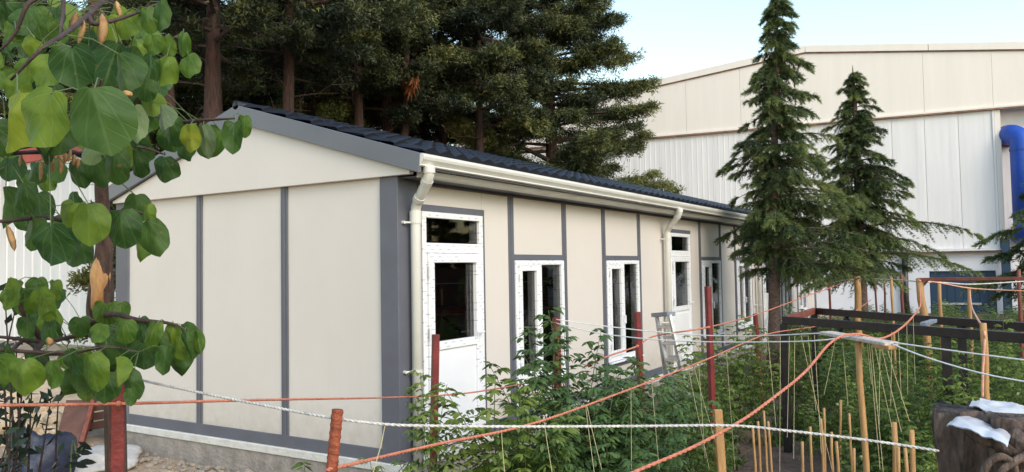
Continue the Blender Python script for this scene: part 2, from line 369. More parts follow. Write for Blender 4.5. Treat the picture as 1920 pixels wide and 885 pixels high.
# ------------------------------------------------------------------ the prefabricated house
HX, HY, HT = 18.45, 4.03, 2.43
def house():
    H = empty('prefab_house', (0, 0, 0))
    tag(H, 'long cream prefabricated house with grey trim and dark tiled roof', 'house')
    # plinth
    pl = MB().box((-.03, -.03, -.55), (HX+.03, HY+.03, -.075)).build('plinth', mat['concrete'], H, bevel=.008)
    MB().box((-.045, -.045, -.075), (HX+.045, HY+.045, -.002)).build('plinth_edge', mat['plaster'], pl, bevel=.006)
    MB().box((.07, .07, 0), (HX-.07, HY-.07, .06)).build('floor', mat['floor'], H)
    MB().box((.07, .07, 2.40), (HX-.07, HY-.07, 2.44)).build('ceiling', mat['inside'], H)
    MB().box((0, HY-.06, 0), (HX, HY, HT)).build('rear_wall', mat['inside'], H)
    MB().box((HX-.06, .06, 0), (HX, HY-.06, HT)).build('end_wall', mat['panel'], H)
    for x in (3.55, 7.8, 11.9, 15.2): MB().box((x, .07, .06), (x+.06, HY-.07, 2.40)).build('partition', mat['inside'], H)
    # gable wall panels
    ys = [.09, 1.364, 2.609, 3.92]
    for a, b in zip(ys[:-1], ys[1:]):
        MB().box((0, a+.002, 0), (.06, b-.002, HT)).build('wall_panel', mat['panel'], H, bevel=.003)
    for y in ys[1:3]:
        st = MB().box((-.012, y-.047, .10), (-.0005, y+.047, HT)).build('cover_strip', mat['grey'], H, bevel=.003)
        MB().box((-.019, y-.016, .10), (-.0125, y+.016, HT)).build('cover_ridge', mat['grey'], st, bevel=.002)
    MB().box((-.018, 0, -.001), (-.0005, HY, .109)).build('base_strip', mat['grey'], H, bevel=.003)
    # corners: L shaped grey posts
    MB().prism([(-.022, -.022), (.24, -.022), (.24, .06), (.06, .06), (.06, .176), (-.022, .176)], 'z', -.002, HT).build('corner_post', mat['grey'], H, bevel=.004)
    MB().prism([(-.022, 3.82), (.06, 3.82), (.06, 3.96), (.2, 3.96), (.2, HY+.02), (-.022, HY+.02)], 'z', -.002, HT).build('corner_post', mat['grey'], H, bevel=.004)
    MB().prism([(HX-.16, -.022), (HX+.02, -.022), (HX+.02, .2), (HX-.06, .2), (HX-.06, .06), (HX-.16, .06)], 'z', -.002, HT).build('corner_post', mat['grey'], H, bevel=.004)
    # long wall: what stands in each stretch
    doors = [(.27, 1.325), (6.53, 7.59), (12.34, 13.40)]
    wins = [(1.78, 3.084), (4.08, 5.384), (8.03, 9.334), (10.21, 11.514), (14.15, 15.454), (15.95, 17.254)]
    cuts = sorted([(a, b, 'd') for a, b in doors] + [(a, b, 'w') for a, b in wins])
    x = .22
    for a, b, k in cuts:
        if a-x > .1: MB().box((x+.002, 0, 0), (a+.03, .06, HT)).build('wall_panel', mat['panel'], H, bevel=.003)
        if k == 'd':
            MB().box((a+.034, 0, 2.175), (b-.034, .06, HT)).build('wall_panel', mat['panel'], H, bevel=.003)
        else:
            MB().box((a+.034, 0, 1.735), (b-.034, .06, HT)).build('wall_panel', mat['panel'], H, bevel=.003)
            MB().box((a+.034, 0, 0), (b-.034, .06, .345)).build('wall_panel', mat['panel'], H, bevel=.003)
        x = b-.03
    MB().box((x+.002, 0, 0), (HX-.12, .06, HT)).build('wall_panel', mat['panel'], H, bevel=.003)
    for a, b in wins:
        for s in (a, b-.105):
            st = MB().box((s, -.012, .10), (s+.105, -.0005, HT-.03)).build('cover_strip', mat['grey'], H, bevel=.003)
            MB().box((s+.035, -.018, .10), (s+.07, -.0125, HT-.03)).build('cover_ridge', mat['grey'], st, bevel=.002)
        MB().box((a+.105, -.011, 1.712), (b-.105, -.0005, 1.772)).build('cover_strip', mat['grey'], H, bevel=.003)
        MB().box((a+.105, -.011, .295), (b-.105, -.0005, .372)).build('cover_strip', mat['grey'], H, bevel=.003)
    for a, b in doors:
        MB().box((a, -.011, 2.147), (b, -.0005, 2.208)).build('cover_strip', mat['grey'], H, bevel=.003)
        MB().box((b-.045, -.0112, .10), (b, -.0005, 2.146)).build('cover_strip', mat['grey'], H, bevel=.003)
        if a > 1: MB().box((a, -.0112, .10), (a+.04, -.0005, 2.146)).build('cover_strip', mat['grey'], H, bevel=.003)
    xs = [.24] + [v for a, b in doors for v in (a+.01, b)] + [HX-.16]
    for a, b in zip(xs[0::2], xs[1::2]):
        if b-a > .1: MB().box((a, -.017, -.001), (b, -.0006, .109)).build('base_strip', mat['grey'], H, bevel=.003)
    MB().box((.24, -.010, 2.375), (HX, -.0004, HT)).build('eave_shade_strip', mat['grey'], H)  # dark strip painting the shadow band where the wall meets the eaves

    # windows
    def window(a, b, n):
        x0, x1, z0, z1 = a+.108, b-.100, .376, 1.708
        f = MB()
        f.box((x0, -.025, z0), (x1, .045, z0+.065)); f.box((x0, -.025, z1-.05), (x1, .045, z1))
        f.box((x0, -.025, z0+.065), (x0+.055, .045, z1-.05)); f.box((x1-.065, -.025, z0+.065), (x1, .045, z1-.05))
        xm = x0+.49
        f.box((xm, -.022, z0+.065), (xm+.075, .042, z1-.05))
        W = f.build('window', mat['film'], H, bevel=.004)
        MB().box((xm+.078, .004, z0+.068), (x1-.067, .022, z1-.052)).build('pane', mat['glass'], W)
        MB().box((x0-.01, -.065, z0-.022), (x1+.01, -.0256, z0-.002)).build('sill', mat['pvc'], W, bevel=.003)
        s = MB(); a0, a1, c0, c1 = x0+.058, xm-.003, z0+.068, z1-.053
        r = .062
        s.box((a0, -.038, c0), (a1, .03, c0+r+.01)); s.box((a0, -.038, c1-r), (a1, .03, c1))
        s.box((a0, -.038, c0+r+.01), (a0+r, .03, c1-r)); s.box((a1-r, -.038, c0+r+.01), (a1, .03, c1-r))
        S = s.build('sash', mat['film'], W, bevel=.004)
        MB().box((a0+r+.002, -.006, c0+r+.012), (a1-r-.002, .012, c1-r-.002)).build('pane', mat['glass'], W)
        h = MB(); h.box((a1-.045, -.046, .93), (a1-.018, -.0385, 1.00)); h.tube([(a1-.032, -.045, .965), (a1-.032, -.075, .965), (a1-.032, -.075, .86)], .009, 8)
        h.build('handle', mat['pvc'], W)
        for z in (c0+.1, c1-.16): MB().tube([(a0-.004, -.044, z), (a0-.004, -.044, z+.07)], .008, 8).build('hinge', mat['hinge'], W)
    for i, (a, b) in enumerate(wins): window(a, b, i)

    # doors: frame with transom light, leaf with glass over a solid panel
    def door(a, b):
        x0, x1, z0, z1 = a+.042, b-.048, .03, 2.145
        f = MB()
        f.box((x0, -.025, z1-.055), (x1, .045, z1)); f.box((x0, -.025, z0), (x0+.06, .045, z1-.055)); f.box((x1-.065, -.025, z0), (x1, .045, z1-.055))
        f.box((x0+.06, -.024, 1.775), (x1-.065, .044, 1.865))
        f.box((x0+.06, -.024, z0), (x1-.065, .044, z0+.03))
        D = f.build('door', mat['film'], H, bevel=.004)
        MB().box((x0+.062, .004, 1.867), (x1-.067, .022, z1-.057)).build('transom_pane', mat['glass'], D)
        l = MB(); a0, a1, c0, c1 = x0+.063, x1-.068, z0+.035, 1.771
        r = .085
        l.box((a0, -.045, c1-r), (a1, .03, c1)); l.box((a0, -.045, c0), (a1, .03, c0+.12))
        l.box((a0, -.045, c0+.12), (a0+r, .03, c1-r)); l.box((a1-r, -.045, c0+.12), (a1, .03, c1-r)); l.box((a0+r, -.044, .90), (a1-r, .029, .975))
        S = l.build('door_leaf', mat['film'], D, bevel=.005)
        MB().box((a0+r+.002, -.004, .977), (a1-r-.002, .014, c1-r-.002)).build('pane', mat['glass'], D)
        p = MB(); p.box((a0+r+.001, -.026, c0+.121), (a1-r-.001, .02, .899)); p.box((a0+r+.035, -.034, c0+.155), (a1-r-.035, -.0262, .865))
        p.build('lower_panel', mat['pvc'], D, bevel=.004)
        h = MB(); h.box((a1-.06, -.054, .88), (a1-.025, -.0455, 1.10)); h.tube([(a1-.042, -.053, 1.02), (a1-.042, -.095, 1.02), (a1-.16, -.098, 1.02)], .010, 8)
        h.build('handle', mat['pvc'], D, smooth=False)
        for z in (.3, 1.0, 1.55): MB().tube([(a0-.006, -.052, z), (a0-.006, -.052, z+.11)], .010, 8).build('hinge', mat['hinge'], D)
    for a, b in doors: door(a, b)

    # roof
    YA, ZA, YE0, YE1, ZE = 1.93, 3.25, -.33, 4.19, 2.57
    sl = (ZA-ZE)/(YA-YE0); XL, XR = -.10, HX+.12
    rf = MB()
    rf.prism([(YE0, ZE-.05), (YE0, ZE-.005), (YA, ZA-.005), (YE1, ZE-.005), (YE1, ZE-.05), (YA, ZA-.06)], 'x', XL+.02, XR-.02)
    roof = rf.build('roof', mat['grey_roof'], H)
    # gable infill and barge boards (both ends)
    for xg, xf in ((-.06, -.105), (HX+.02, HX+.085)):
        g = MB().prism([(-.19, 2.425), (YA, 2.425), (4.05, 2.425), (4.05, 2.45), (YA, 3.10), (-.19, 2.46)], 'x', xg, xg+.05)
        g.build('gable_panel', mat['panel'], H, bevel=.003)
        b = MB().prism([(YE0-.005, ZE+.012), (YE0+.01, ZE-.15), (YA, ZA-.16), (YA, ZA+.014)], 'x', xf, xf+.035); b.build('barge_board', mat['grey_roof'], roof, bevel=.004)
        b = MB().prism([(YE1+.005, ZE+.012), (YE1-.01, ZE-.15), (YA+.001, ZA-.16), (YA+.001, ZA+.014)], 'x', xf, xf+.035); b.build('barge_board', mat['grey_roof'], roof, bevel=.004)
    MB().tube([(XL-.005, YA, ZA+.012), (XR, YA, ZA+.012)], .045, 10).build('ridge_cap', mat['tile'], roof, smooth=True)
    # tiles on the garden side slope; each tile is a curved pan with a raised lower lip
    tw, tl = .215, .345
    cs = math.sqrt(1+sl*sl); uy, uz = 1/cs, sl/cs; ny, nz_ = -sl/cs, 1/cs
    def tile_pts(x, s):
        xs_ = np.linspace(0, tw-.006, 7); out = []
        prof = .034*np.sin(np.linspace(0, math.pi, 7))**1.2
        for t, lift in ((-.014, -.014), (-.010, .026), (.025, .030), (.20, .012), (tl-.014, .002)):
            for a, p in zip(xs_, prof):
                q = s+t; h = max(lift+p, -.012) if lift > 0 else lift
                out.append((x+a, q*uy+ny*h, q*uz+nz_*h))
        fs = [(r_*7+i, r_*7+i+1, (r_+1)*7+i+1, (r_+1)*7+i) for r_ in range(4) for i in range(6)]
        return out, fs
    base, fs = tile_pts(0, 0)
    tme = bpy.data.meshes.new('roof_tile'); tme.from_pydata(base, [], fs); tme.materials.append(mat['tile'])
    nx = int((XR-XL-.06)/tw); ny_ = 7
    s0 = .0
    spots = [(XL+.04+i*tw, s0+j*tl*.985) for i in range(nx) for j in range(ny_)]
    rest = MB()
    for k, (x, s) in enumerate(spots):
        org = (x, YE0+s*uy+ny*.014, ZE+s*uz+nz_*.014+rng.normal(0, .0012))
        if k < 294:
            o = link('roof_tile', tme, None, roof); o.location = org; o.rotation_euler = (rng.normal(0, .006), rng.normal(0, .008), 0)
        else:
            rest.add([(a+org[0], b+org[1], c+org[2]) for a, b, c in base], fs)
    o = link('roof_tiles_beyond', rest.mesh('roof_tiles_beyond'), mat['tile'], roof); tag(o, kind='stuff')
    bk = MB().prism([(YA+.02, ZA+.002), (YA+.02, ZA+.02), (YE1+.02, ZE+.02), (YE1+.02, ZE+.0)], 'x', XL+.04, XR-.04); bk.build('rear_roof_sheet', mat['tile'], roof)
    # soffit boards coloured grey for the shade under the eaves; cornice and gutter
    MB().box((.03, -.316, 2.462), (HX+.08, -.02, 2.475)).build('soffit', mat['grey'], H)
    co = MB().prism([(-.262, 2.460), (-.262, 2.444), (-.248, 2.436), (-.238, 2.418), (-.222, 2.404), (-.190, 2.402), (-.190, 2.460)], 'x', .03, HX+.08)
    co.build('cornice', mat['gutter'], H, bevel=.002)
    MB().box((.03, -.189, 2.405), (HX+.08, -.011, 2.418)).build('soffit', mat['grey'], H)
    gp_ = [(-.335, 2.575), (-.352, 2.581), (-.368, 2.574), (-.372, 2.553), (-.366, 2.530), (-.350, 2.510), (-.340, 2.494), (-.342, 2.482), (-.330, 2.474), (-.318, 2.474), (-.318, 2.520), (-.318, 2.555)]
    gt = MB().prism(gp_, 'x', -.10, HX+.14).build('gutter', mat['gutter'], H)
    for x in (4.6, 9.3, 13.9): MB().prism([(p[0]-.004*(1 if p[0] < -.33 else 0), p[1]-.004) for p in gp_], 'x', x, x+.07).build('gutter_joint', mat['gutter'], gt)
    # downpipes
    def pipe(x, top, foot):
        pts = [(x-.12, -.335, 2.49), (x-.12, -.335, 2.415), (x-.10, -.30, 2.36), (x-.03, -.15, 2.225), (x, -.095, 2.16), (x, -.09, 2.10), (x, -.09, foot)]
        P_ = MB().tube(pts, .044, 16).build('downpipe', mat['gutter'], H, smooth=True)
        c = MB()
        c.tube([(x-.12, -.335, 2.475), (x-.12, -.335, 2.425)], .052, 16); c.tube([(x-.102, -.305, 2.375), (x-.088, -.276, 2.345)], .051, 16)
        c.tube([(x-.04, -.172, 2.245), (x-.026, -.142, 2.218)], .051, 16); c.tube([(x, -.09, 2.13), (x, -.09, 2.03)], .051, 16)
        c.build('pipe_socket', mat['gutter'], P_, smooth=False)
        for z in (2.02, .75):
            k = MB().tube([(x, -.09, z), (x, -.09, z+.022)], .050, 16); k.tube([(x-.095, -.04, z+.011), (x-.03, -.075, z+.011)], .009, 8); k.tube([(x-.095, -.02, z+.011), (x-.095, -.05, z+.011)], .014, 8)
            k.build('pipe_clamp', mat['gutter'], P_)
    pipe(.135, 0, -.2); pipe(6.27, 0, -.2); pipe(11.75, 0, -.2)
    return H
house()
# bare bulbs hanging inside behind the panes
for x, y, z, lb in ((2.0, .9, 2.09, 'bare white bulb hanging behind the transom of the nearest door'), (4.15, .9, 1.56, 'bare white bulb hanging behind the nearest window'), (9.6, .9, 2.09, 'bare white bulb hanging behind the transom of the second door')):
    b = empty('pendant_bulb', (x, y, z)); tag(b, lb, 'light bulb', 'bare bulbs inside the house')
    m = MB(); n = 8
    m.tube([(0, 0, -.075), (0, 0, -.07), (0, 0, -.045), (0, 0, -.015), (0, 0, .02), (0, 0, .03)], [.006, .022, .036, .032, .018, .016], 12); m.build('bulb', mat['bulb'], b, smooth=True)
    m = MB().tube([(0, 0, .03), (0, 0, .075)], .02, 10); m.tube([(0, 0, .075), (0, 0, 2.40-z)], .003, 6); m.build('lamp_holder', mat['bulb'], b)

# ------------------------------------------------------------------ factory hall behind
FO = np.array([26., 8.27]); FE = np.array([.1354, -.9908]); FN = np.array([-.9908, -.1354])
def fq(t, o, z):   # t along the wall, o out of the wall towards the camera
    p = FO + FE*t + FN*o; return (p[0], p[1], z)
def fbox(mb, t0, t1, o0, o1, z0, z1):
    vs = [fq(t, o, z) for z in (z0, z1) for t, o in ((t0, o0), (t1, o0), (t1, o1), (t0, o1))]
    return mb.add(vs, [(3,2,1,0),(4,5,6,7),(0,1,5,4),(1,2,6,5),(2,3,7,6),(3,0,4,7)])
def froof(t): return 10.14 - .115*abs(t-6.73)
def factory():
    H = empty('factory_hall', fq(6.73, 0, GZ)); off = (H.location.x, H.location.y, H.location.z)
    tag(H, 'tall white and cream factory hall with low pitched gable behind the house', 'factory')
    def B(): return MB(off)
    # upper cream cladding, panels of about 2.2 m with thin joints
    ts = list(np.arange(-9.0, 24.2, 2.2))
    for a, b in zip(ts[:-1], ts[1:]):
        a, b = a+.004, b-.004
        zs = [(a, froof(a)), (b, froof(b))]
        if a < 6.73 < b: zs = [(a, froof(a)), (6.73, froof(6.73)), (b, froof(b))]
        poly = [(a, 7.17)] + [(t, z-.15) for t, z in zs] + [(b, 7.17)]
        n = len(poly); vs = [fq(t, .06, z) for t, z in poly] + [fq(t, -.02, z) for t, z in poly]
        B().add(vs, [tuple(range(n)), tuple(range(n, 2*n))[::-1]] + [(i, (i+1) % n, n+(i+1) % n, n+i) for i in range(n)]).build('cladding_panel', mat['cream_clad'], H)
    # parapet coping
    for a, b in ((-9, -4.4), (-4.4, 1.0), (1.0, 6.73), (6.73, 11.0), (11.0, 16), (16, 24)):
        a2, b2 = a+.01, b-.01
        vs = [fq(t, o, z) for t in (a2, b2) for o, z in ((.14, froof(t)-.19), (.14, froof(t)+.07), (-.2, froof(t)+.09), (-.2, froof(t)-.19))]
        B().add(vs, [(0,1,2,3),(7,6,5,4),(0,4,5,1),(1,5,6,2),(2,6,7,3),(3,7,4,0)]).build('coping', mat['cream_clad'], H)
    fl = B(); 
    for a, b in ((-9, 6.73), (6.73, 24)):
        vs = [fq(t, o, froof(t)-z) for t in (a, b) for o, z in ((.095, .235), (.095, .192), (.06, .192), (.06, .235))]
        fl.add(vs, [(0,1,2,3),(7,6,5,4),(0,4,5,1),(1,5,6,2),(2,6,7,3),(3,7,4,0)])
    fl.build('coping_flashing', mat['rust_line'], H)
    fbox(B(), -9, 24, .0, .13, 7.10, 7.165).build('seam_flashing', mat['cream_clad'], H)
    fbox(B(), -9, 24, .0, .12, 7.045, 7.098).build('rust_seam', mat['rust_line'], H)
    # lower white ribbed cladding, one panel per 1.1 m
    def ribbed(a, b, z0, z1, rib, depth, o0=0):
        n = max(1, int(round((b-a)/rib))); prof = []
        for i in range(n):
            t0 = a+(b-a)*i/n; wd = (b-a)/n
            prof += [(t0, o0), (t0+wd*.70, o0), (t0+wd*.78, o0+depth), (t0+wd*.92, o0+depth), (t0+wd*.999, o0)]
        k = len(prof); vs = [fq(t, o, z0) for t, o in prof] + [fq(t, o, z1) for t, o in prof]
        return B().add(vs, [(i, i+1, k+i+1, k+i) for i in range(k-1)])
    ts = list(np.arange(-9.02, 12.99, 1.1))
    for a, b in zip(ts[:-1], ts[1:]):
        ribbed(a+.005, b-.005, 2.06, 7.04, .22 if a < 7 else 1.1, .006).build('cladding_panel', mat['white_clad'], H)
    # vertical corner trim and the recessed bay with the duct
    fbox(B(), 12.95, 13.02, -.6, .05, 2.06, 7.04).build('corner_trim', mat['white_clad'], H)
    fbox(B(), 13.03, 13.2, -.6, .03, 2.06, 7.04).build('corner_trim', mat['cream_clad'], H)
    for a in np.arange(13.2, 24, 2.2): fbox(B(), a+.004, a+2.196, -.62, -.55, -.5, 7.04).build('bay_panel', mat['white_clad'], H)
    # ledge over the ground floor wall, which stands slightly behind
    fbox(B(), -9, 13.1, -.12, .16, 1.985, 2.05).build('ledge', mat['white_clad'], H)
    fbox(B(), -9, 13.1, -.12, .12, 1.94, 1.98).build('ledge_drip', mat['rust_line'], H)
    lw = B(); fbox(lw, -9, 10.76, -.35, -.12, -.6, 1.96); fbox(lw, 10.76, 12.88, -.35, -.12, 1.26, 1.96); fbox(lw, 12.88, 13.4, -.35, -.12, -.6, 1.96); lw.build('ground_floor_wall', mat['white_wall'], H)
    # blue sheet metal gate of vertical boards with a cross rail
    g = fbox(B(), 10.78, 12.86, -.30, -.22, -.5, 1.25).build('gate', mat['blue_paint'], H)
    for t in np.arange(10.80, 12.8, .26): fbox(B(), t, t+.245, -.22, -.20, -.45, 1.23).build('gate_board', mat['blue_paint'], g)
    fbox(B(), 11.1, 12.4, -.20, -.17, .02, .09).build('gate_rail', mat['alu'], g)
    # dark drain pipe and blue column
    B().tube([fq(9.95, .0, 1.95), fq(9.95, .0, .2), fq(10.0, .02, -.4)], .10, 10).build('drain_pipe', mat['black_steel'], H, smooth=True)
    fbox(B(), 13.03, 13.28, .05, .28, -.5, 2.4).build('column', mat['blue_paint'], H)
    # hidden rest of the hall
    vs = [fq(t, o, z) for o in (-.7, -25) for t, z in ((-9, -.6), (-9, froof(-9)-.2), (6.73, 9.94), (24, froof(24)-.2), (24, -.6))]
    B().add(vs, [(0,1,2,3,4),(9,8,7,6,5),(0,5,6,1),(1,6,7,2),(2,7,8,3),(3,8,9,4)]).build('hall_body', mat['white_clad'], H)
factory()
def duct():
    D = empty('ventilation_duct', fq(13.75, .35, GZ)); off = tuple(D.location)
    tag(D, 'thick bright blue ventilation duct running down the factory wall', 'duct')
    r = .36
    pts = [fq(13.40, -.62, 6.12), fq(13.42, -.2, 6.12)] + [fq(13.70+.08*0, -.2+.55*math.sin(a), 5.60+.52*math.cos(a)) for a in np.linspace(.25, math.pi/2, 6)] + [fq(13.72, .36, 4.9), fq(13.72, .36, 3.0)]
    pts = [fq(13.45, -.5, 6.12)] + [fq(13.48+.27*min(1, k/4), -.1+.45*math.sin(a), 5.62+.50*math.cos(a)) for k, a in enumerate(np.linspace(.1, math.pi/2, 7))] + [fq(13.75, .35, 4.9), fq(13.75, .35, 3.05)]
    MB(off).tube(pts, r, 24).build('pipe', mat['blue_duct'], D, smooth=True)
    MB(off).tube([fq(13.75, .35, 5.55), fq(13.75, .35, 5.47)], r+.02, 24).build('flange', mat['blue_duct'], D)
    MB(off).tube([fq(13.75, .35, 3.25), fq(13.75, .35, 3.15)], r+.02, 24).build('flange', mat['blue_duct'], D)
    MB(off).tube([fq(13.45, -.55, 6.12), fq(13.455, -.30, 6.115)], r+.03, 24).build('rusty_collar', mat['rust_steel'], D)
    MB(off).tube([fq(13.75, .35, 3.05), fq(13.75, .31, 2.80), fq(13.75, .15, 2.62), fq(13.75, -.15, 2.55), fq(13.75, -.58, 2.55)], r*.97, 24).build('lower_bend', mat['blue_duct'], D, smooth=True)
duct()

# ------------------------------------------------------------------ halls beyond on the gable side
def left_halls():
    X = 7.0
    H = empty('white_hall', (X, 18, GZ)); off = tuple(H.location)
    tag(H, 'white ribbed sheet metal hall with red roof edge seen behind the leafy branch', 'hall')
    ts = np.arange(13.9, 34, .98)
    for a in ts:
        b = a+.97; prof = []
        for t0 in (a, a+.485):
            prof += [(t0, 0), (t0+.40, 0), (t0+.425, -.03), (t0+.462, -.03), (t0+.4845, 0)]
        k = len(prof); vs = [(X+o, t, -.4) for t, o in prof] + [(X+o, t, 5.02) for t, o in prof]
        MB(off).add(vs, [(i, i+1, k+i+1, k+i) for i in range(k-1)]).build('cladding_panel', mat['white_clad'], H)
    MB(off).box((X-.12, 13.7, 5.02), (X+.1, 34, 5.42)).build('roof_edge', mat['red_trim'], H)
    MB(off).box((X+.05, 13.9, -.4), (X+9, 34, 5.02)).build('hall_body', mat['white_clad'], H)
    X2 = 7.6
    G = empty('cream_gable_building', (X2, 13, GZ)); off = tuple(G.location)
    tag(G, 'cream building top with sloping roof edge rising behind the leaves and roof peak', 'building')
    MB(off).prism([(12.25, -.4), (18.5, -.4), (18.5, 7.4), (12.25, 5.50)], 'x', X2, X2+.3).build('gable_wall', mat['cream_clad'], G)
    MB(off).prism([(12.15, 5.47), (18.5, 7.40), (18.5, 7.50), (12.15, 5.57)], 'x', X2-.06, X2+8).build('roof', mat['white_clad'], G)
left_halls()

# ------------------------------------------------------------------ conifers
def blades(anchor, direc, length, width, spread, k, tint, tint_tip=.15, jit=.02):
    """k thin triangular blades at each anchor, fanned around its direction"""
    n = len(anchor)
    A = np.repeat(anchor, k, 0) + rng.normal(0, jit, (n*k, 3)); D = np.repeat(direc, k, 0)
    D = norm(D + rng.normal(0, spread, (n*k, 3)))
    Lg = (length*rng.uniform(.6, 1.3, n*k))[:, None]; Wd = (width*rng.uniform(.7, 1.3, n*k))[:, None]
    S = norm(np.cross(D, rng.normal(0, 1, (n*k, 3))))
    V = np.stack([A-S*Wd*.5, A+S*Wd*.5, A+D*Lg], 1).reshape(-1, 3)
    T = np.repeat(tint, k)[:, None] + np.array([[0, 0, tint_tip]]) + rng.normal(0, .05, (n*k, 1))
    return V, T.reshape(-1)

def conifer_mesh(h, z0, rmax, nb, seed, dens=1.0, droop=.15, blade=(.20, .035), top=.15, bare=None):
    """crown of a big conifer: limbs round a trunk, twigs on the limbs, needle sprays on the twigs. Returns (V, T, limb list)"""
    global rng
    rng = np.random.default_rng(seed)
    Vs, Ts, limbs = [], [], []
    for i in range(nb):
        f = (i+rng.random())/nb; z = z0 + (h-z0)*f
        L = rmax*(1-f)**.7*(top+(1-top)*min(1, f*5+.35))*rng.uniform(.65, 1.15)
        if L < .25: L = .25
        az = i*2.39996 + rng.normal(0, .3); up = rng.uniform(-.05, .3)
        dirh = np.array([math.cos(az), math.sin(az), 0]); n = 9
        if bare is not None and f < bare[2] and dirh[0]*bare[0]+dirh[1]*bare[1] > .15: continue
        if rng.random() < .10: continue
        s = np.linspace(0, 1, n)[:, None]
        pts = np.array([0, 0, z]) + dirh*L*s + np.array([0, 0, 1])*(up*L*s - droop*L*s**2*1.6 + .12*L*s**4) + np.cumsum(rng.normal(0, .03*L/3, (n, 3)), 0)*s
        limbs.append((pts, .018+.016*L))
        # twigs
        nt_ = int(13*L*dens)+5
        st = rng.uniform(.18, 1.0, nt_)**.75
        base = np.stack([np.interp(st, np.linspace(0, 1, n), pts[:, c]) for c in range(3)], 1)
        side = np.cross(dirh, [0, 0, 1]); sg = rng.choice([-1, 1], nt_)[:, None]
        td = norm(dirh*rng.uniform(.3, 1.0, (nt_, 1)) + side*sg*rng.uniform(.2, 1.1, (nt_, 1)) + np.array([0, 0, 1])*rng.uniform(-.35, .35, (nt_, 1)))
        tl = (.28+.30*L*(1.05-st))*rng.uniform(.6, 1.2, nt_); tl = np.minimum(tl, 1.1)
        m = 8; q = np.linspace(.12, 1, m)
        A = base[:, None, :] + td[:, None, :]*(tl[:, None]*q)[:, :, None] - np.array([0, 0, 1])*(.18*tl[:, None]*q**2)[:, :, None]
        A = A.reshape(-1, 3); D = np.repeat(td, m, 0)
        D = norm(D*.8+rng.normal(0, .35, D.shape))
        # younger outer needles are lighter; the tint also paints lit tips and inner shade
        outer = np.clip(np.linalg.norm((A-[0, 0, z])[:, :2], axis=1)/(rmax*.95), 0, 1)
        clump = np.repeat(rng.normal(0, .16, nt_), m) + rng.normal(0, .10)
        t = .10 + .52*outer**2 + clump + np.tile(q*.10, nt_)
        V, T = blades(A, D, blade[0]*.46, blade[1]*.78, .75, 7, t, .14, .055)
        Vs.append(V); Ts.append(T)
    return np.concatenate(Vs), np.concatenate(Ts), limbs

def trunk_pts(h, r0, seed, lean=(0, 0), wob=.06):
    r_ = np.random.default_rng(seed); n = 14; z = np.linspace(0, h, n)
    x = lean[0]*z + np.cumsum(r_.normal(0, wob/3, n)); y = lean[1]*z + np.cumsum(r_.normal(0, wob/3, n))
    x -= x[0]; y -= y[0]
    rad = r0*(1-.85*(z/h)**1.1); rad[0] *= 1.35
    return list(np.stack([x, y, z], 1)), list(rad)

def make_tree(name, label, spec, loc, group=None, foliage=None, bark=None, cat='conifer', dead=0, stems=None, seed=1, r0=.17, trunk_h=None):
    root = empty(name, loc); tag(root, label, cat, group)
    V, T, limbs = conifer_mesh(seed=seed, **spec)
    h = trunk_h or spec['h']
    for i, ln in enumerate(stems or [(0, 0)]):
        p, r = trunk_pts(h, r0*(1 if i == 0 else .75), seed+i, ln)
        if i: p = [q+np.array([.14*i*(1 if i % 2 else -1), .1*i, 0]) for q in p]
        MB().tube(p, r, 10).build('trunk', bark or mat['bark_red'], root, smooth=True)
    lm = MB()
    for pts, r in limbs: lm.tube(pts, list(np.linspace(r, .006, len(pts))), 5, cap=False)
    r_ = np.random.default_rng(seed+99)
    for _ in range(dead):       # bare dead twigs on the lower trunk
        z = r_.uniform(2.0, spec['z0']+1.2); a = r_.uniform(0, 6.28); L = r_.uniform(.5, 1.6); d = np.array([math.cos(a), math.sin(a), r_.uniform(-.15, .3)])
        q = [np.array([0, 0, z])]
        for k in range(4): d = norm(d+r_.normal(0, .16, 3)); q.append(q[-1]+d*L/4)
        lm.tube(q, list(np.linspace(.016, .004, 5)), 4, cap=False)
        for k in (2, 3):
            e = norm(d+r_.normal(0, .6, 3)); lm.tube([q[k], q[k]+e*L*.3], [.006, .003], 4, cap=False)
    o = lm.build('limbs', mat['twig'], root); tag(o, kind='stuff')
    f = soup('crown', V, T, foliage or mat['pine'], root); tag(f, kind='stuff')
    return root

def dup(root, loc, rz, sc, label, group=None):
    c = copy_tree(root); c.location = [float(v) for v in loc]; c.rotation_euler = (0, 0, rz); c.scale = (sc, sc, sc); c['label'] = label
    if group: c['group'] = group
    return c

GB = 'tall dark conifers behind the house'
pineA = make_tree('tall_conifer', 'reddish multi stemmed conifer trunk just behind the roof peak', dict(h=12, z0=5.7, rmax=3.2, nb=70, dens=1.25, droop=.1, blade=(.21, .036)), gp(402, 13.2), GB, seed=11, r0=.20, stems=[(-.01, .0), (.03, .04), (-.06, .05)], dead=26)
pineB = make_tree('tall_conifer', 'straight single conifer trunk rising over the front roof slope', dict(h=13, z0=5.9, rmax=3.0, nb=72, dens=1.25, droop=.18, blade=(.21, .036)), gp(546, 14.5), GB, seed=23, r0=.15, dead=34)
pineC = dup(pineB, gp(668, 17), 2.1, 1.02, 'slim conifer with bare dead twigs, third trunk from the roof peak', GB)
pineD = dup(pineA, gp(728, 18.5), 3.9, .98, 'conifer with dry orange twig, fourth trunk from the roof peak', GB)
pineE = dup(pineB, gp(908, 19.5), 4.4, 1.0, 'dark conifer trunk standing before the bright gap over the roof', GB)
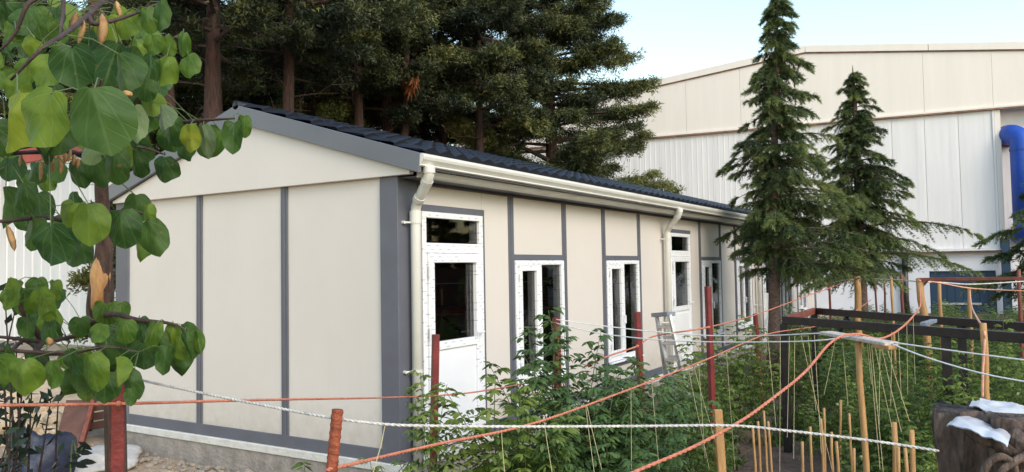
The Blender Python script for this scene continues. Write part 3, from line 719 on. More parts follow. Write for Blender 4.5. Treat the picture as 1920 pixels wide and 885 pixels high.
# dense broad conifer with low crown at the end of the row
big = make_tree('broad_conifer', 'broad bushy conifer whose boughs reach out towards the factory wall', dict(h=14, z0=2.9, rmax=3.75, nb=185, dens=1.5, droop=.08, blade=(.23, .036), top=.75, bare=(-CR[0], -CR[1], .10)), gp(1038, 22.5), GB, seed=37, r0=.24, dead=30, foliage=mat['pine_lit'])
big2 = dup(pineB, gp(830, 22), 2.4, 1.05, 'tall dark conifer filling the middle of the tree row', GB)
# further dark trees that close the row
for i, (px, d, s, rz, src, lb) in enumerate(((330, 21, 1.0, 1.0, pineA, 'farther conifer showing at the upper edge beside the redbud leaves'), (470, 20, 1.0, 3.0, pineA, 'farther conifer showing between the first two trunks'),
      (610, 22, 1.05, .4, pineB, 'farther conifer showing between the second and third trunks'), (770, 23, 1.05, 5.2, pineA, 'farther dark conifer showing behind the dry orange twig'),
      (690, 27, 1.15, 4.0, big, 'farther broad conifer deep in the shade behind the slim trunks'), (540, 28, 1.1, 1.2, big, 'farther broad conifer behind the straight single trunk'), (210, 30, 1.0, .3, big, 'farther broad conifer above the white ribbed hall'), (40, 26, 1.0, 2.3, big, 'farther broad conifer at the upper corner behind the redbud leaves'), (250, 22, 1.0, 5.0, pineB, 'farther conifer showing above the cream gable building'))):
    dup(src, gp(px, d), rz, s, lb, GB)
# lighter understory conifers
ol = make_tree('young_conifer', 'lower olive green conifer lit between the first two trunks', dict(h=7.4, z0=.6, rmax=2.2, nb=70, dens=1.2, droop=.22, blade=(.2, .045), top=.8), gp(590, 17.2), 'olive conifers under the tall ones', foliage=mat['olive'], seed=51, r0=.1)
dup(ol, gp(490, 18.5), 1.7, 1.06, 'lower olive green conifer behind the roof peak', 'olive conifers under the tall ones')
dup(ol, gp(330, 17.5), 4.1, 1.15, 'lower olive green conifer left of the multi stemmed trunk', 'olive conifers under the tall ones')
# dry orange bough
A = []; 
for k in range(26): A.append(at(768+rng.normal(0, 7), 150+rng.normal(0, 11), 17.3+rng.normal(0, .15)))
A = np.array(A); c0 = A.mean(0)
V, T = blades(A-c0, np.tile([0, 0, -1.], (len(A), 1)), .22, .04, .35, 8, rng.uniform(0, .9, len(A)))
db = empty('dry_bough', c0); tag(db, 'dry orange brown bough hanging among the dark conifers', 'dead branch')
soup('dry_needles', V, T, mat['dry'], db)
MB().tube(smooth_path([at(728, 165, 18.2)-c0, at(742, 130, 17.8)-c0, at(758, 122, 17.5)-c0, at(770, 140, 17.3)-c0], 5), .012, 5).build('twig', mat['bark'], db)

# ------------------------------------------------------------------ deodar cedars by the garden
def cedar(name, label, loc, h, z0, rmax, nb, seed, r0, lean=(0, 0), group='young cedars at the garden edge', bias=0., pw=1.25):
    global rng
    rng = np.random.default_rng(seed)
    root = empty(name, loc); tag(root, label, 'cedar', group)
    p, r = trunk_pts(h, r0, seed, lean, .05); r = [max(.008, v) for v in r]; r[-1] = .006
    MB().tube(p, r, 12).build('trunk', mat['bark_cedar'], root, smooth=True)
    P_ = np.array(p); zz = P_[:, 2]
    Vs, Ts = [], []; lm = MB(); nin = int(nb*.9)
    for i in range(nb+nin):
        f = ((i+rng.random())/nb)**.95 if i < nb else rng.random()**.9; z = z0 + (h-.15-z0)*f
        c = np.array([np.interp(z, zz, P_[:, 0]), np.interp(z, zz, P_[:, 1]), z])
        L = rmax*((1-f)**pw)*rng.uniform(.55, 1.2)*min(1, .78+f*2.0) + .10
        az = i*2.39996 + rng.normal(0, .5); dh = np.array([math.cos(az), math.sin(az), 0]); cdot = dh[0]*CR[0]+dh[1]*CR[1]; L *= (1+(bias*1.5 if f < .35 else bias*.6)*cdot)*(1.35 if rng.random() < .13 else 1)
        if i >= nb: L *= rng.uniform(.25, .55)
        n = 8; s = np.linspace(0, 1, n)[:, None]; upf = rng.uniform(.05, .40) if f < .75 else rng.uniform(.3, .8)
        pts = c + dh*L*s + np.array([0, 0, 1])*(upf*L*s - (upf+.16)*L*s**2.0*.95) + np.cumsum(rng.normal(0, .012*L, (n, 3)), 0)*s
        lm.tube(pts, list(np.linspace(.010+.012*L, .003, n)), 5, cap=False)
        nt_ = int((25-8*f)*L)+5; st = rng.uniform(.02, 1, nt_)
        base = np.stack([np.interp(st, s[:, 0], pts[:, k]) for k in range(3)], 1)
        side = np.cross(dh, [0, 0, 1]); sg = rng.choice([-1, 1], nt_)[:, None]
        td = norm(dh*rng.uniform(.4, 1.1, (nt_, 1)) + side*sg*rng.uniform(.2, 1, (nt_, 1)) - np.array([0, 0, 1])*rng.uniform(-.05, .35, (nt_, 1)))
        tl = (.10+.30*L*(1.08-st)*.8)*rng.uniform(.6, 1.2, nt_); tl = np.clip(tl, .09, .5)
        m = 10; q = np.linspace(.08, 1, m)
        A = base[:, None, :] + td[:, None, :]*(tl[:, None]*q)[:, :, None] - np.array([0, 0, 1])*(.55*tl[:, None]*q**2)[:, :, None]
        A = A.reshape(-1, 3)
        D = np.repeat(td, m, 0); D = norm(D + np.array([0, 0, -.5])*np.tile(q, nt_)[:, None])
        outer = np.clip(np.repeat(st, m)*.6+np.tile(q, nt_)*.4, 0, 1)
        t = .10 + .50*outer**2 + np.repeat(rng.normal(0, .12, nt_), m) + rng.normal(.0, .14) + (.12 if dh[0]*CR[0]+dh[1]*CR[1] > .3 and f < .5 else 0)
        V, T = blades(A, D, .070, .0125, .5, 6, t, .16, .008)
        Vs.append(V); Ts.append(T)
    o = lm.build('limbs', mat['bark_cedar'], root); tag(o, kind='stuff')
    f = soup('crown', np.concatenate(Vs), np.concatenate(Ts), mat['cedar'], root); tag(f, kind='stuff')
    return root
cedar('deodar_cedar', 'tallest cedar with slim spire and bare lower trunk before the house end', gp(1446, 13), 6.6, 1.75, 1.34, 112, 61, .115, lean=(.019, -.031), bias=.30, pw=1.0)
cedar('deodar_cedar', 'shorter dense cedar with wide lower boughs before the white factory wall', gp(1614, 17), 6.3, 1.55, 2.0, 108, 67, .15, bias=.12, pw=1.1)
cedar('deodar_cedar', 'partly seen cedar in front of the blue duct', gp(1985, 12), 3.9, 1.35, 1.25, 60, 71, .09)

# ------------------------------------------------------------------ redbud branches hanging in from the side
def leaf_mesh(name, m, seed, fold, elong=1.0, tipk=.12):
    """round heart shaped blade, width about 1, base notch at the origin, hanging towards -Y"""
    r_ = np.random.default_rng(seed); nr, ns = 4, 26
    cx, cy = 0, -.47*elong
    V = [(cx, cy, 0)]; 
    ph = r_.uniform(0, 6.28, 3); r_c = r_.uniform(-.6, 1.6)
    for k in range(1, nr+1):
        for j in range(ns):
            a = 2*math.pi*j/ns + math.pi/2
            rad = .5*(1 + .02*math.sin(3*a+ph[0]))
            x = rad*math.cos(a); y = rad*math.sin(a)*elong
            da = abs((a-math.pi/2+math.pi) % (2*math.pi)-math.pi)       # angle from the top
            if da < .55: y -= .13*(1-da/.55)**1.5                       # notch of the heart
            db = math.pi-da
            if db < .5: y -= tipk*(1-db/.5)**1.4                        # short tip
            q = k/nr
            X, Y = cx+x*q, cy+y*q
            z = -fold*abs(X)*.9 - .30*fold*X*X + .06*math.sin(3*a+ph[1])*q**2 + .035*math.sin(7*a+ph[2])*q**3 - (.1+.25*r_c)*max(0, -Y-.45) + .03*math.sin(9*X+ph[0])*math.sin(8*Y+ph[1])
            V.append((X, Y, z))
    F = [(0, 1+j, 1+(j+1) % ns) for j in range(ns)]
    for k in range(nr-1):
        for j in range(ns):
            F.append((1+k*ns+j, 1+(k+1)*ns+j, 1+(k+1)*ns+(j+1) % ns, 1+k*ns+(j+1) % ns))
    me = bpy.data.meshes.new(name); me.from_pydata(V, [], F)
    uv = me.uv_layers.new(name='UVMap')
    for l in me.loops:
        v = V[l.vertex_index]; uv.data[l.index].uv = (v[0], v[1]+.06)
    me.materials.append(m); me.polygons.foreach_set('use_smooth', [True]*len(F)); return me
LM = {}
for c in ('dark', 'mid', 'yel', 'pale'):
    LM[c] = [leaf_mesh('leaf', mat['rb_'+c], 5+i, fo, el, tk) for i, (fo, el, tk) in enumerate(((.22, 1.0, .05), (.42, 1.08, .09), (.12, .96, .03), (.65, 1.05, .08), (.35, .9, .02), (-.25, 1.0, .06), (.9, 1.12, .1)))]

def redbud():
    rg = np.random.default_rng(5)
    base = gp(228, 3.3); T = empty('redbud_tree', base); off = tuple(T.location)
    tag(T, 'redbud tree with heart shaped green leaves hanging in front of the gable', 'tree')
    tp = smooth_path([(base[0], base[1], GZ-.1), at(216, 780, 3.3), at(203, 660, 3.3), at(188, 600, 3.28), at(190, 540, 3.25), at(196, 440, 3.25), at(190, 330, 3.2), at(205, 200, 3.2), at(190, 60, 3.1), at(160, -60, 3.0)], 4)
    n = len(tp); zs_ = [p[2] for p in tp]; rad = list(np.interp(np.linspace(0, 1, n), [0, .45, .6, 1], [.044, .040, .027, .020]))
    rad = [r*(1+.30*math.exp(-((z-1.50)/.12)**2)) for r, z in zip(rad, zs_)]
    tr = MB(off).tube(tp, rad, 14).build('trunk', mat['bark'], T, smooth=True)
    # pruned wound: an oval, slightly proud face of fresh wood turned to the camera
    c = at(186, 532, 3.25); toc = norm(CAM-c); up = norm(np.array(tp[n*3//8+3])-np.array(tp[n*3//8])); up = np.array([.05, .0, 1.]); up = norm(up-toc*(up@toc)); sd_ = np.cross(up, toc)
    V = [c+toc*.060]; ns = 22
    for k in (.55, 1):
        for j in range(ns):
            a = 2*math.pi*j/ns; wv = 1+.12*math.sin(3*a+1)+.08*math.sin(5*a)
            x, y = .036*math.cos(a)*k*wv, .115*math.sin(a)*k*wv
            V.append(c + sd_*x + up*y + toc*(.057-.020*k*k))
    F = [(0, 1+j, 1+(j+1) % ns) for j in range(ns)] + [(1+j, 1+ns+j, 1+ns+(j+1) % ns, 1+(j+1) % ns) for j in range(ns)]
    V2 = [v-toc*.05 for v in V[1+ns:]]; n0 = len(V); V += V2; F += [(1+ns+j, n0+j, n0+(j+1) % ns, 1+ns+(j+1) % ns) for j in range(ns)]
    w_ = MB(off).add(V, F).build('bark_wound', mat['wound'], tr, smooth=True); w_['label'] = 'bright orange patch of bare wood where a limb was cut'
    br = [  # branches as pixel x, pixel y, distance
        [(205, 200, 3.2), (220, 60, 2.6), (205, 0, 2.2), (165, 30, 1.9), (120, 65, 1.6), (78, 92, 1.5), (20, 150, 1.5)],
        [(205, 0, 2.2), (130, -20, 1.9), (118, 30, 1.75), (112, 68, 1.6)],
        [(165, 30, 1.9), (180, 45, 1.85), (240, 30, 1.9), (300, 5, 2.0)],
        [(190, 330, 3.2), (150, 290, 2.6), (80, 285, 2.2), (0, 290, 2.0), (-60, 300, 1.9)],
        [(80, 285, 2.2), (110, 240, 1.6), (100, 170, 1.4)], [(110, 240, 1.6), (170, 190, 1.35), (190, 150, 1.3)],
        [(200, 240, 3.2), (270, 215, 2.6), (330, 228, 2.3), (385, 225, 2.2), (440, 222, 2.15)],
        [(270, 215, 2.6), (290, 150, 2.4), (320, 80, 2.3), (345, 62, 2.3)], [(150, 290, 2.6), (210, 275, 2.4), (260, 275, 2.3), (310, 290, 2.3)],
        [(196, 440, 3.25), (140, 420, 2.6), (85, 408, 2.2), (0, 415, 2.0), (-50, 410, 2.0)], [(140, 420, 2.6), (200, 400, 2.35), (255, 398, 2.3), (280, 405, 2.3)],
        [(180, 620, 3.3), (150, 628, 2.8), (80, 640, 2.5), (0, 632, 2.3), (-40, 640, 2.3)], [(80, 640, 2.5), (40, 580, 2.4), (20, 520, 2.4)], [(80, 640, 2.5), (70, 660, 2.4), (130, 662, 2.35), (200, 650, 2.3), (260, 660, 2.3)],
        [(150, 628, 2.8), (200, 590, 2.5), (260, 600, 2.4), (325, 608, 2.4), (365, 630, 2.4)], [(0, 655, 2.3), (60, 660, 2.35), (130, 662, 2.35)],
        [(20, 658, 2.3), (50, 640, 2.5), (95, 690, 2.4)], [(140, -20, 1.9), (60, 0, 1.8), (30, 60, 1.8), (0, 95, 1.8)]]
    samples = []
    for b in br:
        P = smooth_path([at(*q) for q in b], 5); k = len(P); r0 = .011 if b[0][2] > 2.4 else .0075
        MB(off).tube(P, list(np.linspace(r0, .0025, k)), 7).build('branch', mat['twig'], T, smooth=True); samples += P[1:]
    samples = np.array(samples)
    pet = MB(off)
    def leaf(px, py, wpx, hpx, d, a, c, tx, ty):
        wr = hpx*d/FPX/1.03
        squash = wpx/hpx
        tip = math.cos(a)*(-CU)+math.sin(a)*CR; nrm = norm(-CF + tx*CR + ty*CU)
        tip = norm(tip - nrm*(tip@nrm)*.9); xa = norm(np.cross(-tip, nrm)); za = np.cross(xa, -tip)
        cen = at(px, py, d); org = cen - tip*wr*.47
        o = link('leaf', random.choice(LM[c]), None, T)
        sx = wr*min(1.05, max(.55, squash)) ; 
        o.matrix_local = Matrix(((xa[0]*sx, -tip[0]*wr, za[0]*wr, org[0]-off[0]), (xa[1]*sx, -tip[1]*wr, za[1]*wr, org[1]-off[1]), (xa[2]*sx, -tip[2]*wr, za[2]*wr, org[2]-off[2]), (0, 0, 0, 1)))
        i = np.argmin(((samples-org)**2).sum(1)); s = samples[i]
        if np.linalg.norm(s-org) < .35:
            j = org - tip*(-.11*wr); mid = (s+j)/2 + np.array([0, 0, .012]); pet.tube([s, mid, j], [.0016, .0013, .0013], 5, cap=False)
    K = 'dmyp'; names = {'d': 'dark', 'm': 'mid', 'y': 'yel', 'p': 'pale'}
    Lv = [  # px, py, width, height, distance, tip angle in degrees, colour
     (78,218,118,132,1.30,-18,'m'),(186,212,126,126,1.25,12,'d'),(18,212,80,120,1.45,-10,'y'),(140,120,92,88,1.45,0,'d'),(88,128,60,68,1.6,-15,'m'),(46,132,46,52,1.7,-20,'m'),
     (228,128,66,74,1.65,10,'d'),(55,84,46,44,1.8,-50,'y'),(205,52,58,56,1.95,5,'y'),(238,46,64,62,1.95,20,'m'),(276,36,40,60,1.9,10,'m'),(300,26,34,66,1.9,0,'d'),(214,26,42,46,2.0,-20,'y'),
     (258,86,40,34,2.2,10,'m'),(286,82,36,44,2.2,0,'m'),(312,86,34,48,2.25,5,'m'),(306,124,46,60,2.2,-12,'m'),(342,78,20,46,2.2,0,'m'),(354,120,44,54,2.2,12,'m'),(282,124,42,58,2.2,-8,'d'),(246,110,40,56,2.0,0,'d'),
     (272,168,44,52,2.1,-10,'d'),(282,190,54,46,2.15,10,'m'),(253,228,32,78,1.75,8,'p'),(303,214,38,48,2.1,10,'p'),(322,248,54,68,2.25,8,'d'),(355,256,42,58,2.2,-5,'y'),(384,258,26,62,2.2,12,'p'),(402,264,52,66,2.25,-22,'m'),
     (438,254,44,66,2.15,0,'d'),(458,236,18,52,2.2,0,'m'),(168,282,84,54,1.5,-48,'p'),(214,312,54,82,2.2,0,'d'),(256,306,44,66,2.3,5,'d'),(305,312,54,50,2.25,0,'d'),(182,322,46,62,2.3,5,'d'),(146,322,44,52,2.3,8,'d'),(232,288,44,60,2.3,0,'m'),
     (38,368,60,72,2.0,-8,'d'),(8,378,44,74,2.05,-5,'d'),(60,432,58,62,2.1,-20,'d'),(96,456,92,92,1.9,0,'d'),(130,398,64,52,2.15,-20,'m'),(166,412,74,78,2.05,0,'m'),(228,428,70,88,2.1,0,'d'),(286,442,56,78,2.2,10,'d'),(276,402,32,48,2.2,0,'m'),
     (22,316,52,56,2.2,0,'d'),(64,322,54,52,2.3,0,'d'),(112,446,50,70,2.2,18,'d'),
     (30,546,50,56,2.3,-15,'m'),(46,562,50,56,2.4,0,'m'),(76,562,48,56,2.3,8,'m'),(100,544,28,50,2.35,5,'m'),(80,582,48,58,2.3,-8,'m'),(52,612,44,44,2.4,0,'d'),(90,616,20,48,2.35,0,'d'),(68,536,42,42,2.4,0,'m'),(12,560,36,44,2.3,0,'m'),
     (192,588,66,54,2.5,-15,'m'),(226,582,38,42,2.5,0,'m'),(184,622,44,42,2.3,-15,'m'),(231,622,50,56,2.25,0,'m'),(266,616,36,54,2.4,8,'d'),(284,628,30,62,2.3,-14,'m'),(302,650,46,60,2.4,0,'d'),(322,628,32,52,2.4,0,'m'),(310,672,38,58,2.3,5,'d'),(336,652,46,56,2.4,0,'m'),
     (350,642,38,58,2.35,8,'d'),(372,636,20,42,2.35,0,'m'),(270,664,62,62,2.5,0,'d'),(200,652,62,58,2.5,0,'d'),(150,614,40,50,2.6,0,'d'),
     (42,702,66,72,2.1,-5,'m'),(97,702,54,62,2.15,0,'m'),(134,680,50,64,2.25,5,'d'),(172,692,56,74,2.1,0,'m'),(219,690,34,52,2.1,8,'m'),(242,716,42,60,2.15,20,'d'),(246,742,26,36,2.15,0,'d'),(-2,690,40,60,2.2,0,'m'),(196,722,64,56,2.35,0,'d'),(6,668,40,52,2.3,0,'d'),(155,668,30,40,2.4,0,'m'),
     (40,40,54,66,1.9,-12,'d'),(26,58,44,54,1.9,0,'m'),(66,26,52,46,1.95,10,'m'),(14,100,24,36,2.0,0,'d'),(6,112,24,34,2.0,0,'m'),(90,54,44,48,1.9,5,'m'),(104,30,36,44,2.0,-10,'d'),(60,110,34,36,1.9,0,'d'),(20,72,40,46,2.0,10,'d'),(175,74,40,44,2.0,0,'d'),(140,54,36,44,2.0,5,'m')]
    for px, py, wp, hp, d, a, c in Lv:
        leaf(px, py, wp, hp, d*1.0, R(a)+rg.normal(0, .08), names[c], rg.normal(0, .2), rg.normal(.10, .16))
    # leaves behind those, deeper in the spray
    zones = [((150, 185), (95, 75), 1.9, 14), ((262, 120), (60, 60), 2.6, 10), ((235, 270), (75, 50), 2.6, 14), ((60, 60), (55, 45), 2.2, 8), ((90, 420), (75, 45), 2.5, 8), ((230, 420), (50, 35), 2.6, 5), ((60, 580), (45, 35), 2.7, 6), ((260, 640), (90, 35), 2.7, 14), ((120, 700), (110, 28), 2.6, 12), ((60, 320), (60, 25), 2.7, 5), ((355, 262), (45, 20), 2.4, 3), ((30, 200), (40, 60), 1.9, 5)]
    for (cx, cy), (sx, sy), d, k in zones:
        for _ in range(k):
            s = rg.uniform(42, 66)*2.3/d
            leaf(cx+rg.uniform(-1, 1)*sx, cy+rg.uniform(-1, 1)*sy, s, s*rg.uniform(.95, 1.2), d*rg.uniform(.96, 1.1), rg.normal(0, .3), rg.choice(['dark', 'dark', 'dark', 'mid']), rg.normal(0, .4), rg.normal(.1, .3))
    o = pet.build('petioles', mat['stem'], T); tag(o, kind='stuff')
    # flat dry seed pods
    pods = [(190, 55, 22, 60, 1.85), (152, 60, 13, 46, 1.8), (138, 42, 14, 40, 1.85), (85, 300, 10, 22, 2.1), (97, 308, 9, 38, 2.1), (113, 308, 11, 36, 2.1), (76, 320, 9, 40, 2.1), (130, 292, 9, 24, 2.1), (138, 300, 9, 22, 2.1), (146, 306, 8, 20, 2.1), (122, 296, 9, 22, 2.1), (168, 300, 9, 22, 2.15), (20, 446, 13, 52, 2.0), (38, 300, 8, 26, 2.1), (92, 640, 14, 16, 2.3), (236, 176, 22, 14, 1.3), (222, 18, 12, 34, 2.0)]
    for px, py, wp, hp, d in pods:
        c = at(px, py, d); wr, hr = wp*d/FPX, hp*d/FPX; a = rg.normal(0, .15); tl = rg.normal(0, .3)
        ax = -CU*math.cos(a)+CR*math.sin(a); sx = norm(CR*math.cos(tl)+CF*math.sin(tl)); nn = np.cross(ax, sx); vs, fs = [], []
        prof = [(0, .08), (.12, .6), (.3, .95), (.6, 1), (.85, .7), (1, .05)]
        for t, k in prof:
            bend = .10*math.sin(t*3)*wr
            for sgn, o_ in ((-1, 0), (0, .16), (1, 0), (0, -.16)): vs.append(c + ax*hr*(t-.5) + sx*(sgn*wr*.5*k+bend) + nn*(o_*wr*k))
        for i in range(5):
            for j in range(4): fs.append((i*4+j, i*4+(j+1) % 4, (i+1)*4+(j+1) % 4, (i+1)*4+j))
        MB(off).add(vs, fs).build('seed_pod', mat['pod'], T, smooth=True)
redbud()

# ------------------------------------------------------------------ posts and poles
def square_post(px, ytop, d, wd, label, lean=(0, 0), m='red_paint', group='red steel posts along the garden', name='red_post', foot=GZ-.15):
    t = at(px, ytop, d); P = empty(name, (t[0]+lean[0], t[1]+lean[1], GZ)); tag(P, label, 'post', group)
    o = np.array(P.location)
    b = MB(); rot = YAW + .45
    # square hollow section
    up = norm(np.array([t[0], t[1], t[2]]) - np.array([t[0]+lean[0], t[1]+lean[1], foot]))
    a = norm(np.array([math.cos(rot), math.sin(rot), 0])); c = np.cross(up, a)
    f0 = np.array([t[0]+lean[0], t[1]+lean[1], foot])
    def ring(p, s): return [p+a*s*i+c*s*j-o for i, j in ((-1,-1),(1,-1),(1,1),(-1,1))]
    h = wd/2; hi = h-.004
    vs = ring(f0, h)+ring(t, h)+ring(t, hi)+ring(t-up*.05, hi)
    fs = [(i, (i+1) % 4, 4+(i+1) % 4, 4+i) for i in range(4)]+[(4+i, 4+(i+1) % 4, 8+(i+1) % 4, 8+i) for i in range(4)]+[(8+i, 8+(i+1) % 4, 12+(i+1) % 4, 12+i) for i in range(4)]+[(12, 13, 14, 15), (3, 2, 1, 0)]
    b.add(vs, fs).build('tube', mat[m], P, bevel=.002)
    return P
square_post(222, 684, 2.6, .041, 'red square steel post half hidden by redbud leaves before the gable', lean=(-.01, 0))
square_post(817, 627, 5.2, .043, 'red square steel post standing in front of the nearest white door', lean=(-.02, .05))
square_post(1043, 596, 5.6, .045, 'short red steel post in front of the nearest window, white cords tied on')
square_post(1194, 585, 6.6, .045, 'red steel post in front of the second window', lean=(.06, -.03))
square_post(1327, 537, 6.8, .045, 'tall red steel post in front of the third window', lean=(.0, -.02))
square_post(1416, 588, 10, .045, 'thin red post at the far downpipe, beside the bare cedar trunk', lean=(.1, -.04))

def rebar():
    t = at(633, 768, 2.1); f = np.array([t[0]-.16*CR[0]*1.0-.02, t[1]-.16*CR[1]*1.0, GZ-.1]); ax = norm(t-f)
    f = t - ax*(t[2]-f[2])/ax[2]
    P = empty('rebar_post', f); tag(P, 'leaning rusty ribbed steel bar holding the thick orange rope', 'post')
    L = np.linalg.norm(t-f); a = norm(np.cross(ax, CF)); b = np.cross(ax, a); n, m = 24, int(L/.0035)
    s = np.linspace(0, L, m); vs = []
    for z in s:
        for j in range(n):
            th = 2*math.pi*j/n; k = (z/.022 + th/(2*math.pi)*1.0) % 1; rdg = .0022*max(0, 1-abs(k-.5)/.22)
            r_ = .0150+rdg; vs.append(ax*z+(a*math.cos(th)+b*math.sin(th))*r_)
    fs = [(i*n+j, i*n+(j+1) % n, (i+1)*n+(j+1) % n, (i+1)*n+j) for i in range(m-1) for j in range(n)] + [tuple((m-1)*n+j for j in range(n))]
    MB().add(vs, fs).build('ribbed_bar', mat['rebar'], P, smooth=True)
rebar()

def pole(name, px, ytop, d, rad, label, m='wood', lean=(0, 0), group=None, n=10, foot=GZ-.12, cat='stake', square=False):
    t = at(px, ytop, d); f = np.array([t[0]+lean[0], t[1]+lean[1], foot]); P = empty(name, (f[0], f[1], GZ)); tag(P, label, cat, group)
    o = np.array(P.location); r_ = np.random.default_rng(int(px))
    if square: MB().bar(f-o, t-o, rad*2, rad*1.3, up=CF).build('shaft', mat[m], P, bevel=.002)
    else:
        k = 9; pts = [f-o+(t-f)*i/(k-1)+np.append(r_.normal(0, rad*.18, 2), 0)*(0 < i < k-1) for i in range(k)]
        MB().tube(pts, [rad*(1.08-.16*i/(k-1)) for i in range(k)], n).build('shaft', mat[m], P, smooth=True)
    return P
pole('wooden_stake', 1609, 640, 4.0, .0165, 'tall yellow wooden stake carrying the flat board on its top', lean=(.05, -.03))
# flat board on that stake
b0, b1 = at(1548, 624, 4.25), at(1672, 645, 3.8)
bo = empty('flat_board', at(1609, 634, 4.0)); tag(bo, 'weathered flat board lying on top of the tall wooden stake', 'board')
MB(tuple(bo.location)).bar(b0, b1, .085, .018).build('plank', mat['wood_grey'], bo, bevel=.003)
MB(tuple(bo.location)).bar(at(1642, 645, 3.88)-[0, 0, .008], at(1674, 649, 3.77)-[0, 0, .008], .05, .02).build('batten', mat['wood'], bo, bevel=.003)
pole('wooden_stake', 1346, 768, 3.9, .02, 'flat wooden stake in front of the soil path', lean=(.06, -.03), square=True)
pole('wooden_pole', 1724, 522, 8.6, .042, 'thick pale wooden pole at the end of the rusty crossbeam', lean=(-.05, -.13), cat='pole')
pole('wooden_pole', 1607, 518, 12.5, .055, 'thick wooden pole standing before the shorter cedar trunk', cat='pole')
pole('wooden_pole', 1843, 606, 4.8, .021, 'pale wooden pole wrapped in pink twine beside the bark stump', lean=(.02, -.01), cat='pole')
for px, yt, d, r_, m, lb in ((1555, 528, 13, .02, 'rust_steel', 'thin rusty rod just beyond the far corner of the black frame'), (1671, 521, 11, .02, 'wood', 'thin brown stake between the cedar trunk and the thick pole'), (1641, 524, 14, .018, 'rust_steel', 'thin rusty rod before the dark drain pipe'),
      (1658, 530, 14, .018, 'rust_steel', 'second thin rusty rod before the dark drain pipe'), (1761, 528, 10, .024, 'wood', 'wooden stake in front of the blue gate, nearer its edge'), (1817, 540, 9.6, .022, 'wood', 'wooden stake with pink twine in front of the blue gate'), (1910, 505, 9.8, .024, 'rust_steel', 'rusty post at the edge of the picture under the partly seen cedar'), (1479, 535, 15, .015, 'twig', 'thin dark rod at the far end of the house wall'), (1690, 515, 15, .03, 'rust_steel', 'leaning rusty post beside the dark drain pipe')):
    pole('garden_rod', px, yt, d, r_, lb, m, lean=(.08, 0) if px == 1690 else (0, 0))
# short bamboo stakes in the beds
for k, (px, yt, d) in enumerate(((1504, 828, 4.6), (1519, 800, 5.0), (1539, 785, 5.2), (1545, 765, 5.6), (1559, 810, 5.0), (1676, 792, 4.2), (1684, 838, 4.0), (1697, 840, 3.9), (1709, 806, 4.4), (1576, 750, 6.0), (1592, 775, 5.6), (1601, 840, 4.8), (1432, 770, 5.6), (1421, 790, 5.3), (1440, 790, 5.4), (1411, 800, 5.2), (1752, 780, 4.4), (1568, 828, 4.6))):
    pole('bamboo_stake', px, yt, d, .0095 if k not in (5, 8) else .016, 'short yellow bamboo stake in the tomato bed under the board' if px > 1470 else 'short brown stake in the soil beside the flat wooden stake', 'wood', lean=(rng.normal(0, .03), rng.normal(0, .03)), group='short bed stakes near the board' if px > 1470 else 'short bed stakes by the path')

# rusty crossbeam far right
cb = empty('rusty_crossbeam', at(1725, 522, 8.6)); tag(cb, 'long rusty steel beam resting on the thick pale pole', 'beam')
MB(tuple(cb.location)).bar(at(1721, 524, 8.6), at(2050, 521, 7.6), .05, .035).build('beam', mat['rust_steel'], cb, bevel=.003)
pr = MB(tuple(cb.location)).bar(at(1727, 540, 8.6), at(1741, 524, 8.55), .02, .02).build('brace', mat['rust_steel'], cb)

# ------------------------------------------------------------------ black steel frame
def frame():
    A, A2, B1, B2 = np.array([3.11, -2.47, 1.05]), np.array([4.78, -2.46, 1.05]), np.array([1.35, -4.95, 1.05]), np.array([2.35, -5.0, 1.05])
    F_ = empty('steel_frame', (A[0], A[1], GZ)); off = tuple(F_.location)
    tag(F_, 'black welded steel frame like a table without a top in the garden', 'frame')
    w_ = .075
    MB(off).bar(A, B1, w_*.7, w_).build('top_rail', mat['black_steel'], F_, bevel=.003)
    MB(off).bar(A2, B2, w_*.7, w_).build('top_rail', mat['black_steel'], F_, bevel=.003)
    d = norm(A2-A); o = MB(off).bar(A+d*.03, A2-d*.03, w_*.66, w_*.95).build('end_rail', mat['rust_steel'], F_, bevel=.003); o['label'] = 'rust red end rail'
    for p, e in ((A, 0), (A2, 0), (A+(B1-A)*.60, .0), (A2+(B2-A2)*.62, 0)):
        MB(off).bar((p[0], p[1], GZ-.1), (p[0], p[1], p[2]-.038), w_*.95, w_*.95, up=(0, 1, 0)).build('leg', mat['black_steel'], F_, bevel=.003)
    m = A2+(B2-A2)*.17
    MB(off).bar(m-[0, 0, .05], (A2[0], A2[1], .42), .05, .05).build('brace', mat['black_steel'], F_, bevel=.003)
    q = A+(B1-A)*.53; q2 = A2+(B2-A2)*.58
    MB(off).bar(q+(q2-q)*.02+[0, 0, .05], q+(q2-q)*.40+[0, 0, .05], .05, .03).build('cross_piece', mat['alu_grey'], F_, bevel=.003)
frame()

